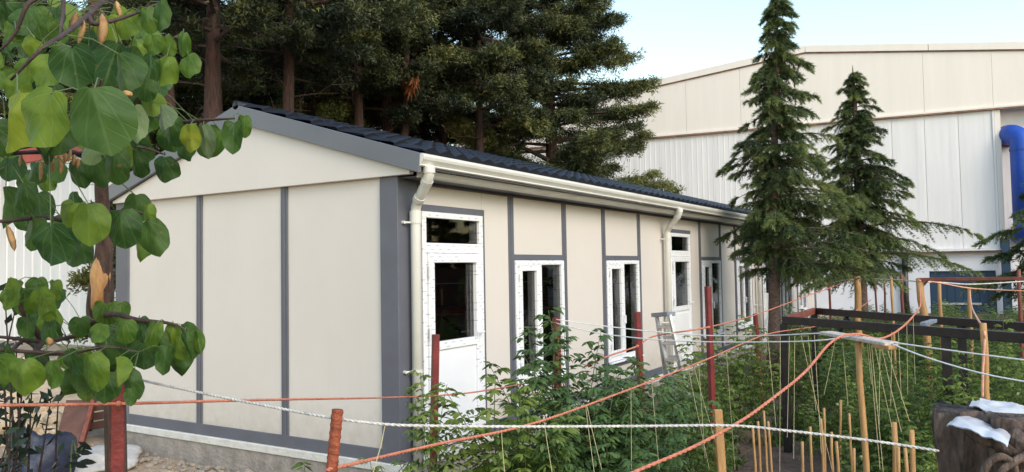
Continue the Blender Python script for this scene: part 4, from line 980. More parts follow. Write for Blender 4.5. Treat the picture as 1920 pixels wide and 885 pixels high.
# ------------------------------------------------------------------ ropes and cords
def rope(name, pts, r_, m, label, twist=0, n=8, cat='rope', group=None, knots=()):
    P = smooth_path([at(*p) for p in pts], 10); o = np.array(P[len(P)//2])
    if twist:
        # two strands laid round each other
        seg = np.array(P); dl = np.linalg.norm(np.diff(seg, axis=0), axis=1); s = np.concatenate([[0], np.cumsum(dl)])
        q = np.arange(0, s[-1], twist/7); C = np.stack([np.interp(q, s, seg[:, k]) for k in range(3)], 1)
        D = norm(np.gradient(C, axis=0)); a = norm(np.cross(D, [0, 0, 1])); b = np.cross(D, a); ob = empty(name, o); tag(ob, label, cat, group)
        for ph in (0, math.pi):
            th = q/twist*2*math.pi+ph+.9*np.sin(q*3.1)+.5*np.sin(q*7.7)
            MB(tuple(o)).tube(list(C+(a*np.cos(th)[:, None]+b*np.sin(th)[:, None])*r_*.36), r_*.70, 7).build('strand', mat[m], ob, smooth=True)
        return ob
    mb = MB(tuple(o)).tube(P, r_, n); ob = mb.build(name, mat[m], None, smooth=True); ob.location = o; tag(ob, label, cat, group)
    if knots:
        kn = [MB(tuple(o)) for _ in knots]
        for k_, (px, py, d) in zip(kn, knots):
            c = at(px, py, d); k_.tube([c-CR*r_*1.6, c-CR*r_*.6, c+CR*r_*.6, c+CR*r_*1.6], [r_*.9, r_*1.9, r_*1.9, r_*.9], 8); k_.build('knot', mat[m], ob, smooth=True)
    return ob
rope('orange_rope', [(-60, 762, 2.4), (0, 760, 2.42), (222, 757, 2.55), (480, 750, 3.2), (700, 746, 4.5), (815, 742, 5.15), (905, 733, 5.3), (1043, 708, 5.55)], .0052, 'orange_rope', 'thin orange cord stretched level from the leafy post to the nearest window', knots=((222, 757, 2.55),))
rope('orange_rope', [(1096, 688, 5.6), (1140, 668, 5.8), (1195, 649, 6.55), (1228, 630, 6.7), (1330, 613, 6.75), (1417, 590, 9.9), (1500, 560, 11.5), (1607, 521, 12.4)], .0068, 'orange_rope', 'thin orange cord running on from the second window to the far poles', knots=((1195, 649, 6.52), (1328, 614, 6.72)))
rope('orange_rope', [(614, 881, 2.1), (640, 875, 2.12), (815, 834, 2.7), (1000, 794, 3.3), (1170, 734, 4.2), (1330, 672, 5.5), (1400, 641, 6.4), (1450, 624, 7.1), (1530, 612, 8.0), (1582, 598, 9.0), (1633, 562, 11.8)], .0056, 'orange_rope', 'thick orange rope rising from the rusty bar over the tomato plants', twist=.05)
rope('orange_rope', [(1100, 930, 2.45), (1190, 885, 2.6), (1300, 838, 2.8), (1390, 789, 3.0), (1455, 742, 3.2), (1510, 697, 3.45), (1552, 648, 3.75), (1580, 630, 3.9), (1612, 627, 4.0), (1652, 635, 4.3), (1690, 615, 5.0), (1716, 588, 6.4), (1726, 570, 7.6), (1724, 535, 8.5)], .0066, 'orange_rope', 'thick orange rope sagging from the board towards the viewer', twist=.055)
rope('pink_rope', [(1818, 545, 9.4), (1822, 575, 8.2), (1834, 600, 6.0), (1844, 615, 4.9), (1846, 640, 4.78), (1843, 690, 4.76), (1842, 745, 4.74)], .0075, 'pink_string', 'pink twine running from a far stake down the wrapped pole')
rope('white_braided_rope', [(236, 704, 2.62), (275, 715, 2.55), (375, 736, 2.4), (480, 757, 2.28), (620, 783, 2.14), (730, 796, 2.12), (850, 799, 2.15), (1000, 800, 2.2), (1200, 799, 2.3), (1370, 798, 2.3), (1480, 808, 2.28), (1600, 822, 2.24), (1700, 836, 2.2), (1762, 846, 2.16)], .0043, 'white_rope', 'white braided rope stretched low across the whole garden to the stump', twist=.03)
rope('white_rope', [(1043, 599, 5.57), (1130, 611, 5.5), (1230, 622, 5.3), (1327, 629, 5.1), (1440, 629, 4.7), (1553, 624, 4.2)], .0040, 'white_cord', 'upper thin white cord from the short red post to the board', n=6)
rope('white_rope', [(1043, 606, 5.57), (1120, 624, 5.4), (1220, 636, 5.1), (1330, 641, 4.8), (1450, 641, 4.4), (1540, 638, 4.1), (1605, 628, 4.0)], .0040, 'white_cord', 'lower thin white cord from the short red post to the board', n=6)
rope('white_rope', [(1660, 640, 3.85), (1760, 654, 3.6), (1850, 666, 3.4), (1960, 680, 3.2)], .0036, 'white_cord', 'upper white cord running from the board past the wrapped pole', n=6)
rope('white_rope', [(1672, 645, 3.8), (1740, 671, 3.6), (1845, 701, 3.35), (1960, 722, 3.15)], .0036, 'white_cord', 'lower white cord running from the board past the wrapped pole', n=6)
rope('far_rope', [(1530, 548, 13.2), (1560, 530, 12.9), (1607, 523, 12.45), (1671, 524, 10.9), (1724, 528, 8.65), (1770, 530, 9.2), (1825, 533, 9.5), (1930, 527, 9.6)], .0085, 'white_rope', 'pale cord linking the far poles below the rusty beam', n=6)
rope('far_rope', [(1724, 526, 8.55), (1760, 530, 8.8), (1825, 541, 9.3), (1930, 546, 9.0)], .0085, 'pink_string', 'second pale cord from the thick pole sagging before the blue gate', n=6)
# thin strings the plants are tied to
def twine(px0, y0, d0, px1, y1, d1, label, group, m='string', r_=.0016):
    a, b = at(px0, y0, d0), at(px1, y1, d1); o = MB(tuple(b)).tube([a, (a*2+b)/3+[0, 0, -.01], (a+2*b)/3+[0, 0, -.005], b], r_, 5).build('support_string', mat[m]); o.location = b; tag(o, label, 'string', group)
GS = 'strings tied to the thick rising rope'
for x, y, d, x1, y1 in ((1020, 788, 3.4, 1035, 885), (940, 806, 3.1, 946, 885), (1100, 759, 3.75, 1128, 880), (1098, 760, 3.75, 1114, 885), (1183, 730, 4.3, 1184, 885), (1222, 716, 4.6, 1236, 880), (1290, 688, 5.1, 1330, 880), (1300, 684, 5.2, 1348, 850), (1310, 680, 5.3, 1322, 860), (1362, 658, 5.9, 1378, 880), (722, 797, 2.15, 700, 885)):
    twine(x, y, d, x1, y1, d*.99, 'thin pale string hanging from the thick rising orange rope to a plant' if x != 722 else 'thin pale string hanging from the white braided rope near the corner post', GS if x != 722 else 'string on the braided rope')
for x, y, d, x1, y1 in ((1440, 632, 4.6, 1455, 800), (1463, 630, 4.6, 1462, 885), (1490, 630, 4.5, 1488, 860), (1502, 629, 4.5, 1560, 880), (1515, 629, 4.5, 1530, 770), (1527, 628, 4.45, 1540, 850), (1565, 640, 4.2, 1545, 740), (1630, 645, 3.98, 1650, 880), (1634, 646, 3.96, 1656, 884), (1640, 646, 3.95, 1672, 800), (1652, 647, 3.92, 1690, 810), (1662, 648, 3.9, 1705, 790), (1650, 634, 4.4, 1648, 800), (1672, 622, 4.6, 1670, 760), (1684, 615, 4.9, 1690, 750), (1700, 602, 5.6, 1702, 740), (1712, 592, 6.0, 1716, 720), (1626, 645, 3.99, 1634, 720), (1480, 630, 4.5, 1476, 820), (1580, 640, 4.1, 1590, 760)):
    twine(x, y, d, x1, y1, d*1.0, 'thin pale string hanging from the cords around the board', 'strings hanging around the board')

# ------------------------------------------------------------------ ladder leaning near the wall
def ladder():
    c = gp(1262, 9.2); L = empty('step_ladder', c); off = tuple(L.location)
    tag(L, 'grey aluminium folding ladder standing by the house wall near the second door', 'ladder')
    def Pz(px, py, d): return at(px, py, d)
    la, lb = Pz(1231, 592, 9.25), Pz(1256, 590, 9.0)
    fa, fb = np.array([*gp(1272, 8.9)[:2], GZ]), np.array([*gp(1302, 8.7)[:2], GZ])
    ga, gb = np.array([*gp(1252, 9.9)[:2], GZ]), np.array([*gp(1286, 9.7)[:2], GZ])
    for a, b in ((la, fa), (lb, fb), (la, ga), (lb, gb)):
        MB(off).bar(a, b, .035, .065, up=CF).build('rail', mat['alu'], L, bevel=.003)
    for t in np.linspace(.1, .93, 7):
        p, q = la+(fa-la)*t, lb+(fb-lb)*t; MB(off).bar(p, q, .06, .035).build('rung', mat['alu'], L, bevel=.003)
    for t in np.linspace(.2, .92, 5):
        p, q = la+(ga-la)*t, lb+(gb-lb)*t; MB(off).bar(p, q, .03, .03).build('rung', mat['alu'], L, bevel=.003)
    u = norm(lb-la)
    MB(off).bar(la-u*.03+[0, 0, .01], lb+u*.03+[0, 0, .01], .12, .05).build('top_cap', mat['alu_grey'], L, bevel=.006)
    for p, q in ((la, fa), (lb, fb)):
        e = p+(q-p)*.5; MB(off).bar(e-[0, 0, .05], e+[0, 0, .05], .075, .05).build('hinge', mat['alu_grey'], L, bevel=.004)
ladder()

# ------------------------------------------------------------------ tomato plants
def tomato_mesh(seed, h, nleaf, spread, leaflet, dark=0.):
    r_ = np.random.default_rng(seed); V, F, T = [], [], []
    n = 12; z = np.linspace(0, h, n); sx = np.cumsum(r_.normal(0, .018, n)); sy = np.cumsum(r_.normal(0, .018, n)); st = np.stack([sx, sy, z], 1)
    stems = [(st, .008)]
    # side shoots
    for k in range(4):
        i = r_.integers(1, 7); a = r_.uniform(0, 6.28); d = np.array([math.cos(a)*.6, math.sin(a)*.6, 1.]); L = h*(1-i/n)*r_.uniform(.45, .9); m = 6
        q = np.linspace(0, 1, m)[:, None]; p = st[i]+norm(d)*L*q+np.array([0, 0, 1])*.12*L*q**2+np.cumsum(r_.normal(0, .012, (m, 3)), 0)*q
        stems.append((p, .005))
    def lf(o, d, L, t0):
        d = norm(d); side = norm(np.cross(d, [0, 0, 1.])); m = 5
        for k in range(m):
            q = (k+1)/m; c = o+d*L*q-np.array([0, 0, 1])*.42*L*q**2
            dd = norm(d-np.array([0, 0, 1])*.84*q)
            for sg in ((-1, 1) if k < m-1 else (0,)):
                ld = norm(dd*(.45 if sg else 1)+side*sg*.9+r_.normal(0, .16, 3)-np.array([0, 0, .35])); l = leaflet*(.65+.5*math.sin(q*2.6))*r_.uniform(.75, 1.2); wv = l*.21
                s2 = norm(np.cross(ld, [0, 0, 1.])+r_.normal(0, .25, 3)); nn = np.cross(s2, ld)
                b = len(V); 
                V.extend([c, c+ld*l*.35+s2*wv-nn*l*.02, c+ld*l*.35-s2*wv-nn*l*.02, c+ld*l*.4+nn*l*.07, c+ld*l*.72+s2*wv*.75-nn*l*.08, c+ld*l*.72-s2*wv*.75-nn*l*.08, c+ld*l-nn*l*.16])
                F.extend([(b, b+1, b+3), (b, b+3, b+2), (b+3, b+1, b+4), (b+3, b+4, b+6), (b+3, b+6, b+5), (b+3, b+5, b+2)]); tt = t0+r_.normal(0, .08); T.extend([tt]*7)
    for p, r0 in stems:
        m = len(p); k = int(nleaf*(np.linalg.norm(p[-1]-p[0])/h))
        for i in range(k):
            q = (i+.6)/k; q = .12+.88*q; o = np.array([np.interp(q, np.linspace(0, 1, m), p[:, c]) for c in range(3)])
            a = i*2.4+r_.normal(0, .4); L = spread*(1.05-.72*max(0, q-.35)/.65)*r_.uniform(.7, 1.2)
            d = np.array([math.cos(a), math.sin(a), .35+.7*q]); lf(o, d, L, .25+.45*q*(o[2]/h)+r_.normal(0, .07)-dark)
    return np.array(V), np.array(T), np.array(F), stems
TP = []
for sd_, h_, nl, sp, le, dk in ((1, 1.45, 30, .27, .066, 0), (2, 1.30, 32, .25, .058, 0), (3, 1.5, 36, .24, .054, .05), (4, 1.1, 28, .23, .056, -.05), (5, .8, 20, .20, .052, 0), (6, 1.4, 32, .27, .064, .05)):
    V, T, F, stems = tomato_mesh(sd_, h_, nl, sp, le, dk)
    f = {}
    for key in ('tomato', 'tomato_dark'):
        o = soup('foliage', V, T, mat[key], None, faces=F); f[key] = o.data; bpy.data.objects.remove(o)
    s = MB()
    for p, r0 in stems: s.tube(p, list(np.linspace(r0, .002, len(p))), 5, cap=False)
    TP.append((f, s.mesh('stem')))
for f, sm in TP: sm.materials.append(mat['stem'])
fr = MB()
for i in range(1): fr.tube([(0, 0, -.02), (0, 0, -.014), (0, 0, 0), (0, 0, .014), (0, 0, .02)], [.005, .016, .021, .016, .005], 10)
FRM = fr.mesh('tomato'); FRM.materials.append(mat['green_fruit']); FRM.polygons.foreach_set('use_smooth', [True]*len(FRM.polygons))
def plant(x, y, proto, sc, rz, label, group, key='tomato', fruits=0, tilt=0):
    f, sm = TP[proto]
    P = empty('tomato_plant', (x, y, ground_z(x, y)-.01), rz); P.scale = (sc, sc, sc*rng.uniform(.93, 1.07)); P.rotation_euler = (rng.normal(0, .05)+tilt, rng.normal(0, .05), rz); tag(P, label, 'tomato plant', group)
    o = link('foliage', f[key], None, P); tag(o, kind='stuff')
    link('stem', sm, None, P)
    for _ in range(fruits):
        q = link('tomato', FRM, None, P); q.location = (rng.normal(0, .10), rng.normal(0, .10), rng.uniform(.35, .9)); s = rng.uniform(.8, 1.5); q.scale = (s, s, s)
def bed(items, label, group, key='tomato', protos=(0, 1, 2, 5), fruits=1):
    for px, d, sc in items:
        p = gp(px, d); plant(p[0], p[1], int(rng.choice(protos)), sc, rng.uniform(0, 6.28), label(px, d, sc) if callable(label) else label, group, key, fruits)
rng = np.random.default_rng(101)
bed([(562, 3.0, .88), (600, 3.05, .70)], 'tomato plant beside the leaning rusty bar before the gable', 'plants by the rusty bar', protos=(1, 0), fruits=0)
bed([(690, 3.3, .72), (735, 3.5, .56), (772, 3.8, .52), (655, 3.15, .66)], 'low tomato plant in front of the corner post', 'plants before the corner post', fruits=0)
bed([(838, 4.5, .86), (870, 4.4, .68), (900, 4.5, .78), (932, 4.6, .96), (960, 4.6, .90), (980, 4.8, .78), (905, 4.1, .68), (860, 4.0, .64), (950, 4.1, .70), (990, 4.3, .74), (815, 4.1, .52)], lambda px, d, sc: ('tall thin' if sc > .88 else 'bushy') + ' tomato plant before the ' + ('nearest white door' if px < 915 else 'wall beside the nearest door') + ('' if d > 4.2 else ', near the braided rope'), 'plants below the nearest door', fruits=1)
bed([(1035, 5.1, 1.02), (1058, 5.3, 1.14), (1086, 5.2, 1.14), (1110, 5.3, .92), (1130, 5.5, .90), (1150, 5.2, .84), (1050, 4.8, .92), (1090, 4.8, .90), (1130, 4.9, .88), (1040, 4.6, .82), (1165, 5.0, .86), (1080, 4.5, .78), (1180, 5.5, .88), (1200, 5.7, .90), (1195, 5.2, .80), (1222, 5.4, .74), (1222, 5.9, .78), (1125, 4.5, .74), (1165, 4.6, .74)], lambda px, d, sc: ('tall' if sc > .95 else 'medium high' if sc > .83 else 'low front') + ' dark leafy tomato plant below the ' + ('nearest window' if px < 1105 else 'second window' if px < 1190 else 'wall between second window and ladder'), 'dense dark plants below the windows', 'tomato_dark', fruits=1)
bed([(1300, 8.0, .78), (1325, 7.6, .80), (1350, 8.4, .86), (1375, 8.3, .84), (1400, 8.4, .92), (1425, 8.9, .80), (1340, 6.9, .70), (1315, 6.4, .66), (1300, 7.0, .70), (1330, 5.8, .50)], lambda px, d, sc: 'bright green tomato plant ' + ('just right of the ladder' if px < 1335 else 'below the third window' if px < 1385 else 'left of the black frame') + (', front of the bed' if d < 7.5 else ''), 'plants between ladder and frame', fruits=2)
# beds right of the soil path: rows running away from the camera
g1 = 'tomato plants in the far beds'
def far_label(px, d):
    if d < 10: return 'tomato plant directly under the rails of the black steel frame' if px < 1760 else 'tomato plant beyond the stump, right of the frame leg'
    w_ = 'before the shorter cedar trunk' if px < 1640 else 'between the cedar trunk and the thick pale pole' if px < 1730 else 'before the blue gate' if px < 1870 else 'below the partly seen cedar'
    return ('tomato plant in the middle rows ' if d < 15 else 'distant tomato plant of the farthest rows ') + w_
k = 0
for d in np.arange(7.2, 22, .62):
    for px0 in np.arange(1480, 1990, 34 if d > 10 else 42):
        px = px0 + rng.normal(0, 10)
        if d < 10 and px < 1530: continue
        if d < 8.8 and px < 1640 and rng.random() < .75: continue
        if rng.random() < .14 or k > 240: continue
        p = gp(px, d+rng.normal(0, .15))
        if p[1] > -.9: continue
        plant(p[0], p[1], int(rng.choice([1, 2, 3, 3, 4])), rng.uniform(.52, .90)*(.95 if d < 9 else 1 if px < 1650 and d < 15 else .84 if d > 12 else .88), rng.uniform(0, 6.28), far_label(px, d), g1, 'tomato' if rng.random() < .75 else 'tomato_dark', 1 if d < 10 else 0); k += 1
bed([(1580, 5.9, .50), (1640, 5.8, .62), (1668, 5.3, .64), (1695, 5.6, .80), (1720, 5.2, .74), (1660, 6.4, .84), (1700, 6.5, .86), (1735, 6.2, .84), (1620, 6.6, .66), (1560, 4.8, .34), (1630, 4.6, .38), (1690, 4.6, .55), (1735, 4.8, .62), (1760, 5.6, .70), (1800, 6.0, .84), (1840, 6.2, .86), (1880, 6.4, .90), (1915, 6.0, .86), (1780, 7.0, .86), (1830, 7.2, .9), (1880, 7.3, .9), (1525, 5.8, .34), (1505, 7.4, .45), (1545, 7.8, .55), (1580, 7.5, .6), (1610, 7.9, .66), (1530, 8.6, .6), (1570, 8.8, .7), (1605, 9.0, .75), (1490, 8.9, .5), (1630, 7.2, .62)], lambda px, d, sc: ('very low' if sc < .45 else 'knee high' if sc < .7 else 'waist high') + ' tomato plant ' + ('in the soil left of the tall stake' if px < 1600 else 'close behind the tall stake' if px < 1665 else 'between the tall stake and frame leg' if px < 1770 else 'behind the bark stump'), 'tomato plants around the tall stake', protos=(1, 2, 3, 4), fruits=1)

# low weeds on the soil
rng = np.random.default_rng(9)
Vw, Tw = [], []
for _ in range(1500):
    px = rng.uniform(560, 1960); d = rng.uniform(3.0, 14); p = gp(px, d)
    if p[1] > -.35 or (p[0] < .3 and p[1] > -.6): continue
    if 1365 < px < 1570 and d < 8.2: continue
    k = 7; c = np.array([p[0], p[1], ground_z(p[0], p[1])]); A = np.tile(c, (k, 1))+rng.normal(0, .05, (k, 3))*[1, 1, .1]
    V, T = blades(A, np.tile([0, 0, 1.], (k, 1)), .14, .035, .6, 2, np.full(k, rng.uniform(.1, .8))); Vw.append(V); Tw.append(T)
o = soup('ground_weeds', np.concatenate(Vw), np.concatenate(Tw), mat['weed']); tag(o, 'low green weeds and seedlings scattered over the dark garden soil', 'weeds', kind='stuff')

# ------------------------------------------------------------------ stump with plastic sheet
def stump():
    c = gp(1893, 2.35); S = empty('tree_stump', c); tag(S, 'dark barked tree stump with white plastic sheeting at the picture edge', 'stump')
    n, m = 120, 90; zt = 1.155-GZ; vs = []
    def rad(th, z):
        p = (math.cos(th)*1.3, math.sin(th)*1.3, z*.9)
        r_ = .200+.055*mnoise.noise((p[0]*1.2, p[1]*1.2, p[2]*1.4))+.026*mnoise.noise((math.cos(th)*6, math.sin(th)*6, z*2.2))-.022*abs(mnoise.noise((math.cos(th)*11, math.sin(th)*11, z*3.2)))+.012*mnoise.noise((math.cos(th)*19, math.sin(th)*19, z*14))
        return r_*(1+.12*max(0, 1-z/.5))+.012*abs(mnoise.noise((th*5, z*4.5, 3.3)))
    for i in range(m):
        z = zt*i/(m-1)
        for j in range(n):
            th = 2*math.pi*j/n; r_ = rad(th, z); top = .02*math.cos(th-2.3)+.02*mnoise.noise((math.cos(th)*3, math.sin(th)*3, 5))
            vs.append((math.cos(th)*r_, math.sin(th)*r_, z+top*(z/zt)**6))
    fs = [(i*n+j, i*n+(j+1) % n, (i+1)*n+(j+1) % n, (i+1)*n+j) for i in range(m-1) for j in range(n)]+[tuple((m-1)*n+j for j in range(n))]
    MB().add(vs, fs).build('trunk', mat['stump'], S, smooth=True)
    # strips of bark on the upper rim
    rg = np.random.default_rng(3); cc = np.array(c)
    for k in range(7):
        th = math.pi+YAW+.55-k*.27+rg.normal(0, .05); z0 = zt-.02-rg.uniform(0, .03); L = rg.uniform(.05, .10)
        pts = [np.array([math.cos(th+t)*(.222+.012*math.sin(9*t)), math.sin(th+t)*(.222+.012*math.sin(9*t)), z0-t*.12*rg.uniform(.5, 1)]) for t in np.linspace(-.2, .25, 6)]
        MB().tube(pts, [.008, .016, .02, .02, .015, .006], 7).build('bark_strip', mat['stump'], S, smooth=True)
    # twisted vine root on the side
    p = [at(1840, 905, 2.12)-cc, at(1852, 870, 2.10)-cc, at(1878, 856, 2.09)-cc, at(1900, 872, 2.1)-cc, at(1906, 900, 2.12)-cc]
    MB().tube(smooth_path(p, 5), .010, 8).build('root', mat['stump'], S, smooth=True)
    p = [at(1868, 900, 2.10)-cc, at(1880, 880, 2.09)-cc, at(1930, 850, 2.1)-cc, at(1960, 846, 2.12)-cc]
    MB().tube(smooth_path(p, 5), .011, 8).build('root', mat['stump'], S, smooth=True)
    # broken knuckles of wood between the two sheets
    for px, py, d, L, w_ in ((1880, 806, 2.22, .05, .034), (1897, 806, 2.20, .055, .036), (1915, 812, 2.16, .05, .04)):
        b = at(px, py+22, d)-cc; t = b+np.array([rg.normal(0, .012), rg.normal(0, .012), L])
        MB().tube([b-[0, 0, .05], b, (b*2+t)/3, (b+t*2)/3, t], [w_, w_*1.05, w_, w_*.75, w_*.25], 9).build('knuckle', mat['stump'], S, smooth=True)
    # crumpled plastic sheets
    def sheet(corners, seed, amp, label):
        a, b, c_, d_ = [np.array(at(*q))-cc for q in corners]; k = 18; V = []; r2 = np.random.default_rng(seed)
        for i in range(k):
            for j in range(k):
                u, v = i/(k-1), j/(k-1); p = (a*(1-u)+b*u)*(1-v)+(d_*(1-u)+c_*u)*v
                nz = amp*(mnoise.noise((u*4+seed, v*4, 1))+.5*mnoise.noise((u*9, v*9+seed, 2)))
                e = .005*mnoise.noise((u*3, v*3, seed+4.))
                V.append(p+np.array([e, e, nz-.012-.008*max(0, abs(u-.5)*2-.75)/.25-.008*max(0, abs(v-.5)*2-.75)/.25]))
        F = [(i*k+j, i*k+j+1, (i+1)*k+j+1, (i+1)*k+j) for i in range(k-1) for j in range(k-1)]
        nn = len(V); V = V+[v-np.array([0, 0, .003]) for v in V]; F = F+[tuple(nn+q for q in f)[::-1] for f in F]
        o = MB().add(V, F).build('plastic_sheet', mat['plastic'], S, smooth=True); o['label'] = label
    sheet([(1774, 779, 2.20), (1822, 755, 2.40), (1902, 786, 2.30), (1888, 816, 2.04)], 3, .009, 'crumpled white plastic lying flat on the stump')
    sheet([(1816, 744, 2.42), (1842, 737, 2.56), (1950, 756, 2.50), (1935, 792, 2.22)], 8, .012, 'white plastic folded up at the back of the stump')
stump()

# ------------------------------------------------------------------ rubble, sacks, boards at the gable foot
def rock_mesh(seed, rough=.35):
    r_ = np.random.default_rng(seed); n, m = 9, 6; V = []
    for i in range(m):
        ph = math.pi*i/(m-1)
        for j in range(n):
            th = 2*math.pi*j/n; d = np.array([math.sin(ph)*math.cos(th), math.sin(ph)*math.sin(th), math.cos(ph)])
            V.append(d*(1+rough*mnoise.noise(tuple(d*1.6+seed*7.3)))*[1, .8, .62])
    F = [(i*n+j, i*n+(j+1) % n, (i+1)*n+(j+1) % n, (i+1)*n+j) for i in range(m-1) for j in range(n)]
    return MB().add(V, F).mesh('stone')
RK = [rock_mesh(i+1) for i in range(5)]; RW = [rock_mesh(i+11, .25) for i in range(4)]
for q in RK: q.materials.append(mat['stone'])
for q in RW: q.materials.append(mat['stone_warm']); q.polygons.foreach_set('use_smooth', [True]*len(q.polygons))
rng = np.random.default_rng(44)
def stone(me, p, s, label, group, name='stone'):
    o = link(name, me); o.location = [float(v) for v in p]; o.scale = (s*rng.uniform(.8, 1.3), s, s*rng.uniform(.7, 1)); o.rotation_euler = (rng.normal(0, .3), rng.normal(0, .3), rng.uniform(0, 6.28)); tag(o, label, 'stone', group)
for _ in range(130):
    y = rng.uniform(.5, 4.3); x = -.05-abs(rng.normal(0, .28)); s = rng.uniform(.018, .045)*(1.4 if rng.random() < .12 else 1)
    stone(RK[rng.integers(5)], (x, y, ground_z(x, y)+s*.3), s, 'small pale rubble stone at the foot of the gable plinth', 'rubble along the gable plinth')
stone(RW[0], (-.55, 2.35, GZ+.05), .085, 'largest tan stone in the rubble by the gable plinth', None)
gv = MB()
for _ in range(1500):
    y = rng.uniform(-.3, 5.2); x = -.04-abs(rng.normal(0, .5)); s = rng.uniform(.006, .016); z = ground_z(x, y)+s*.3
    d = rng.normal(0, 1, (4, 3)); d /= np.linalg.norm(d, axis=1)[:, None]
    gv.add([np.array([x, y, z])+v*s for v in d], [(0, 1, 2), (0, 2, 3), (0, 3, 1), (1, 3, 2)])
tag(gv.build('gravel', mat['stone']), 'fine pale gravel strewn before the gable plinth', 'gravel', kind='stuff')
for i, (px, py, d, s) in enumerate(((20, 700, 11, .26), (70, 712, 10.6, .30), (45, 745, 10.2, .26), (95, 738, 10.3, .24), (130, 708, 11.2, .3), (160, 728, 11, .24), (10, 752, 9.8, .26), (120, 760, 10, .22), (75, 770, 9.6, .2), (35, 782, 9.3, .22), (105, 790, 9.4, .19), (195, 735, 10.6, .2), (15, 800, 9.0, .2), (140, 745, 10.4, .2), (0, 720, 10.6, .28), (60, 805, 9.0, .2), (90, 815, 9.0, .17), (55, 690, 11.6, .3), (100, 690, 11.8, .28), (0, 690, 11.6, .3))):
    stone(RW[i % 4], at(px, py, d), s, 'rounded yellowish boulder in the heap behind the blue bag', 'boulder heap behind the bag', 'boulder')
# core of the heap the boulders lie on
hp = MB(); cpt = gp(80, 11.2); V = []
for i in range(10):
    for j in range(24):
        th = 2*math.pi*j/24; q = i/9; V.append((cpt[0]+math.cos(th)*2.6*q, cpt[1]+math.sin(th)*2.6*q, GZ-.05+.75*(1-q*q)+.1*mnoise.noise((q*5, th*2, 1))))
tag(hp.add(V, [(i*24+j, i*24+(j+1) % 24, (i+1)*24+(j+1) % 24, (i+1)*24+j) for i in range(9) for j in range(24)]).build('soil_heap', mat['stone_warm'], smooth=True), 'low heap of sandy soil under the yellowish boulders', 'soil heap')

def lump(name, c, rx, ry, rz, seed, m, label, cat, amp=.28, fold=9, flat=.0):
    n, k = 40, 22; V = []
    for i in range(k):
        ph = math.pi*i/(k-1)
        for j in range(n):
            th = 2*math.pi*j/n; d = np.array([math.sin(ph)*math.cos(th), math.sin(ph)*math.sin(th), math.cos(ph)])
            r_ = 1+amp*mnoise.noise(tuple(d*1.4+seed))+amp*.35*(1-abs(mnoise.noise(tuple(d*3.4+seed*2))))-amp*.2+.05*mnoise.noise(tuple(d*fold+seed))
            v = d*r_*[rx, ry, rz]; v[2] = max(v[2], -rz*.35); V.append(v)
    F = [(i*n+j, i*n+(j+1) % n, (i+1)*n+(j+1) % n, (i+1)*n+j) for i in range(k-1) for j in range(n)]
    o = MB().add(V, F).build(name, mat[m], smooth=True); o.location = [float(v) for v in c]; tag(o, label, cat); return o
p = gp(72, 7.2); lump('blue_bag', (p[0], p[1], GZ+.14), .30, .27, .42, 3.1, 'blue_tarp', 'dark blue tarpaulin bag slumped on the ground under the redbud', 'bag', .45, 7)
p = gp(170, 7.9); lump('white_sack', (p[0], p[1], GZ+.03), .42, .46, .13, 7.7, 'sack', 'flat off white sack lying between the blue bag and red post', 'sack', .5, 8)
p = gp(350, 7.0); lump('white_sheet_scrap', (-.75, 2.35-.6, GZ+.02), .10, .26, .035, 12.3, 'sack', 'scrap of white sheet lying on the sand before the gable', 'scrap', .5, 8)
# brown boards leaning at the corner of the plinth
BD = empty('leaning_panel', gp(150, 8.8)); off = tuple(BD.location); tag(BD, 'brown board panel leaning at the plinth corner behind the redbud trunk', 'panel')
a, b, c_, d_ = at(104, 838, 8.8), at(152, 838, 8.8), at(176, 752, 9.2), at(126, 752, 9.2); tk = norm(np.cross(b-a, d_-a))*.03
MB(off).add([a, b, c_, d_, a+tk, b+tk, c_+tk, d_+tk], [(0,1,2,3),(7,6,5,4),(0,4,5,1),(1,5,6,2),(2,6,7,3),(3,7,4,0)]).build('board', mat['wood_dark'], BD, bevel=.004)
MB(off).bar(at(151, 840, 8.75), at(176, 750, 9.15), .05, .06).build('edge_batten', mat['rust_steel'], BD, bevel=.004)
CR_ = empty('slatted_crate', gp(190, 9.0)); off = tuple(CR_.location); tag(CR_, 'dark brown slatted crate wedged behind the red post by the plinth', 'crate')
for k in range(4):
    MB(off).bar(at(164, 800-k*17, 9.2), at(214, 792-k*17, 9.0), .05, .085).build('slat', mat['wood_dark'], CR_, bevel=.004)
for px in (168, 210): MB(off).bar(at(px, 808, 9.25), at(px+6, 735, 9.25), .05, .05).build('upright', mat['wood_dark'], CR_, bevel=.004)

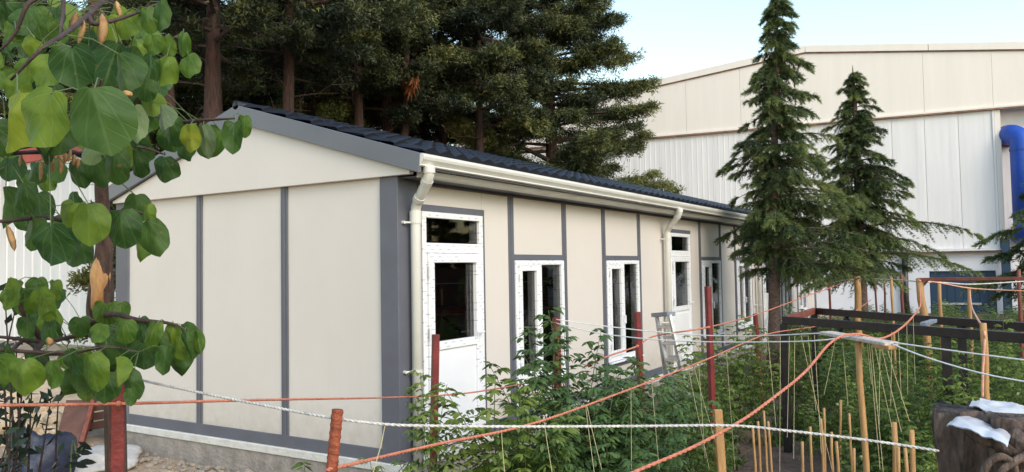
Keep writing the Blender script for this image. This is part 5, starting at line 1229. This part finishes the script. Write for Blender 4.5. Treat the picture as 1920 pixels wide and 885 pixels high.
# ------------------------------------------------------------------ dark shrub at the near corner
def shrub():
    rg = np.random.default_rng(77); base = gp(-10, 2.9); S = empty('dark_shrub', base); off = tuple(S.location)
    tag(S, 'dark leaved shrub with bare curving twigs under the redbud leaves', 'shrub')
    tw = MB(off); A, D = [], []
    tips = [(10, 560, 2.7), (30, 575, 2.8), (45, 690, 2.6), (60, 720, 2.75), (95, 752, 2.7), (20, 740, 2.6), (62, 752, 2.7), (80, 735, 2.8), (5, 660, 2.6), (22, 800, 2.7), (14, 830, 2.5), (-5, 830, 2.4), (110, 742, 2.8), (30, 640, 2.7), (-20, 700, 2.6)]
    for t in tips:
        e = at(*t); m = (base+e)/2+np.append(rg.normal(0, .08, 2), .12); P = smooth_path([base+[0, 0, .02], m, e], 7); tw.tube(P, list(np.linspace(.010, .002, len(P))), 6, cap=False)
        for q in P[6:]:
            for _ in range(3): A.append(q+rg.normal(0, .022, 3)); D.append(norm(rg.normal(0, 1, 3)+[0, 0, .3]))
    o = tw.build('twigs', mat['twig'], S, smooth=True); tag(o, kind='stuff')
    V, F, T = [], [], []
    for a, d in zip(A, D):
        l = rg.uniform(.035, .06); s = norm(np.cross(d, rg.normal(0, 1, 3))); nn = np.cross(s, d); b = len(V); a = a-np.array(off)
        V += [a, a+d*l*.45+s*l*.24, a+d*l*.45-s*l*.24, a+d*l*.5-nn*l*.06, a+d*l-nn*l*.1]; F += [(b, b+1, b+3), (b, b+3, b+2), (b+3, b+1, b+4), (b+2, b+3, b+4)]; T += [rg.uniform(0, 1)]*5
    o = soup('foliage', V, T, mat['bush'], S, faces=F); tag(o, kind='stuff')
    # small sprig nearer the viewer
    b = gp(128, 2.6); G = empty('leafy_sprig', b); off2 = tuple(G.location); tag(G, 'small green sprig of pointed leaves in front of the white sack', 'sprig')
    P = smooth_path([b, at(132, 890, 2.6), at(146, 855, 2.6), at(156, 838, 2.6)], 5); MB(off2).tube(P, .003, 5).build('stem', mat['stem'], G)
    for px, py, a in ((140, 856, -70), (165, 866, 65), (150, 872, 40), (158, 848, 60), (160, 836, 20), (132, 872, -50), (152, 842, -40)):
        c = at(px, py, 2.6); d = -CU*math.cos(R(a))*.35+CR*math.sin(R(a)); d = norm(d+CF*.2); s = norm(np.cross(d, CF)*.8+CU*.2); l = .055
        V = [c-d*l*.5, c-d*l*.1+s*l*.2, c-d*l*.1-s*l*.2, c+d*l*.2+s*l*.15, c+d*l*.2-s*l*.15, c+d*l*.5]
        MB(off2).add(V, [(0, 1, 2), (1, 3, 4, 2), (3, 5, 4)]).build('leaf', mat['bush'], G)
shrub()

# ------------------------------------------------------------------ opposite side of the garden (mirrored in the window panes)
fe = empty('board_fence', (10, -15, GZ)); tag(fe, 'brown board fence across the garden mirrored in the panes', 'fence')
bm_ = MB().box((0, -.015, 0), (.58, .015, 2.0)).mesh('board'); bm_.materials.append(mat['fence_brown'])
for i in range(66):
    o = link('board', bm_, None, fe); o.location = (-14+i*.6, rng.normal(0, .006), rng.normal(0, .02))
for i in range(7): dup(ol, (-3+i*5.5, -18.5+rng.normal(0, .5), GZ), rng.uniform(0, 6), 1.1+rng.uniform(-.1, .1), 'conifer beyond the board fence across the garden', 'conifers across the garden')
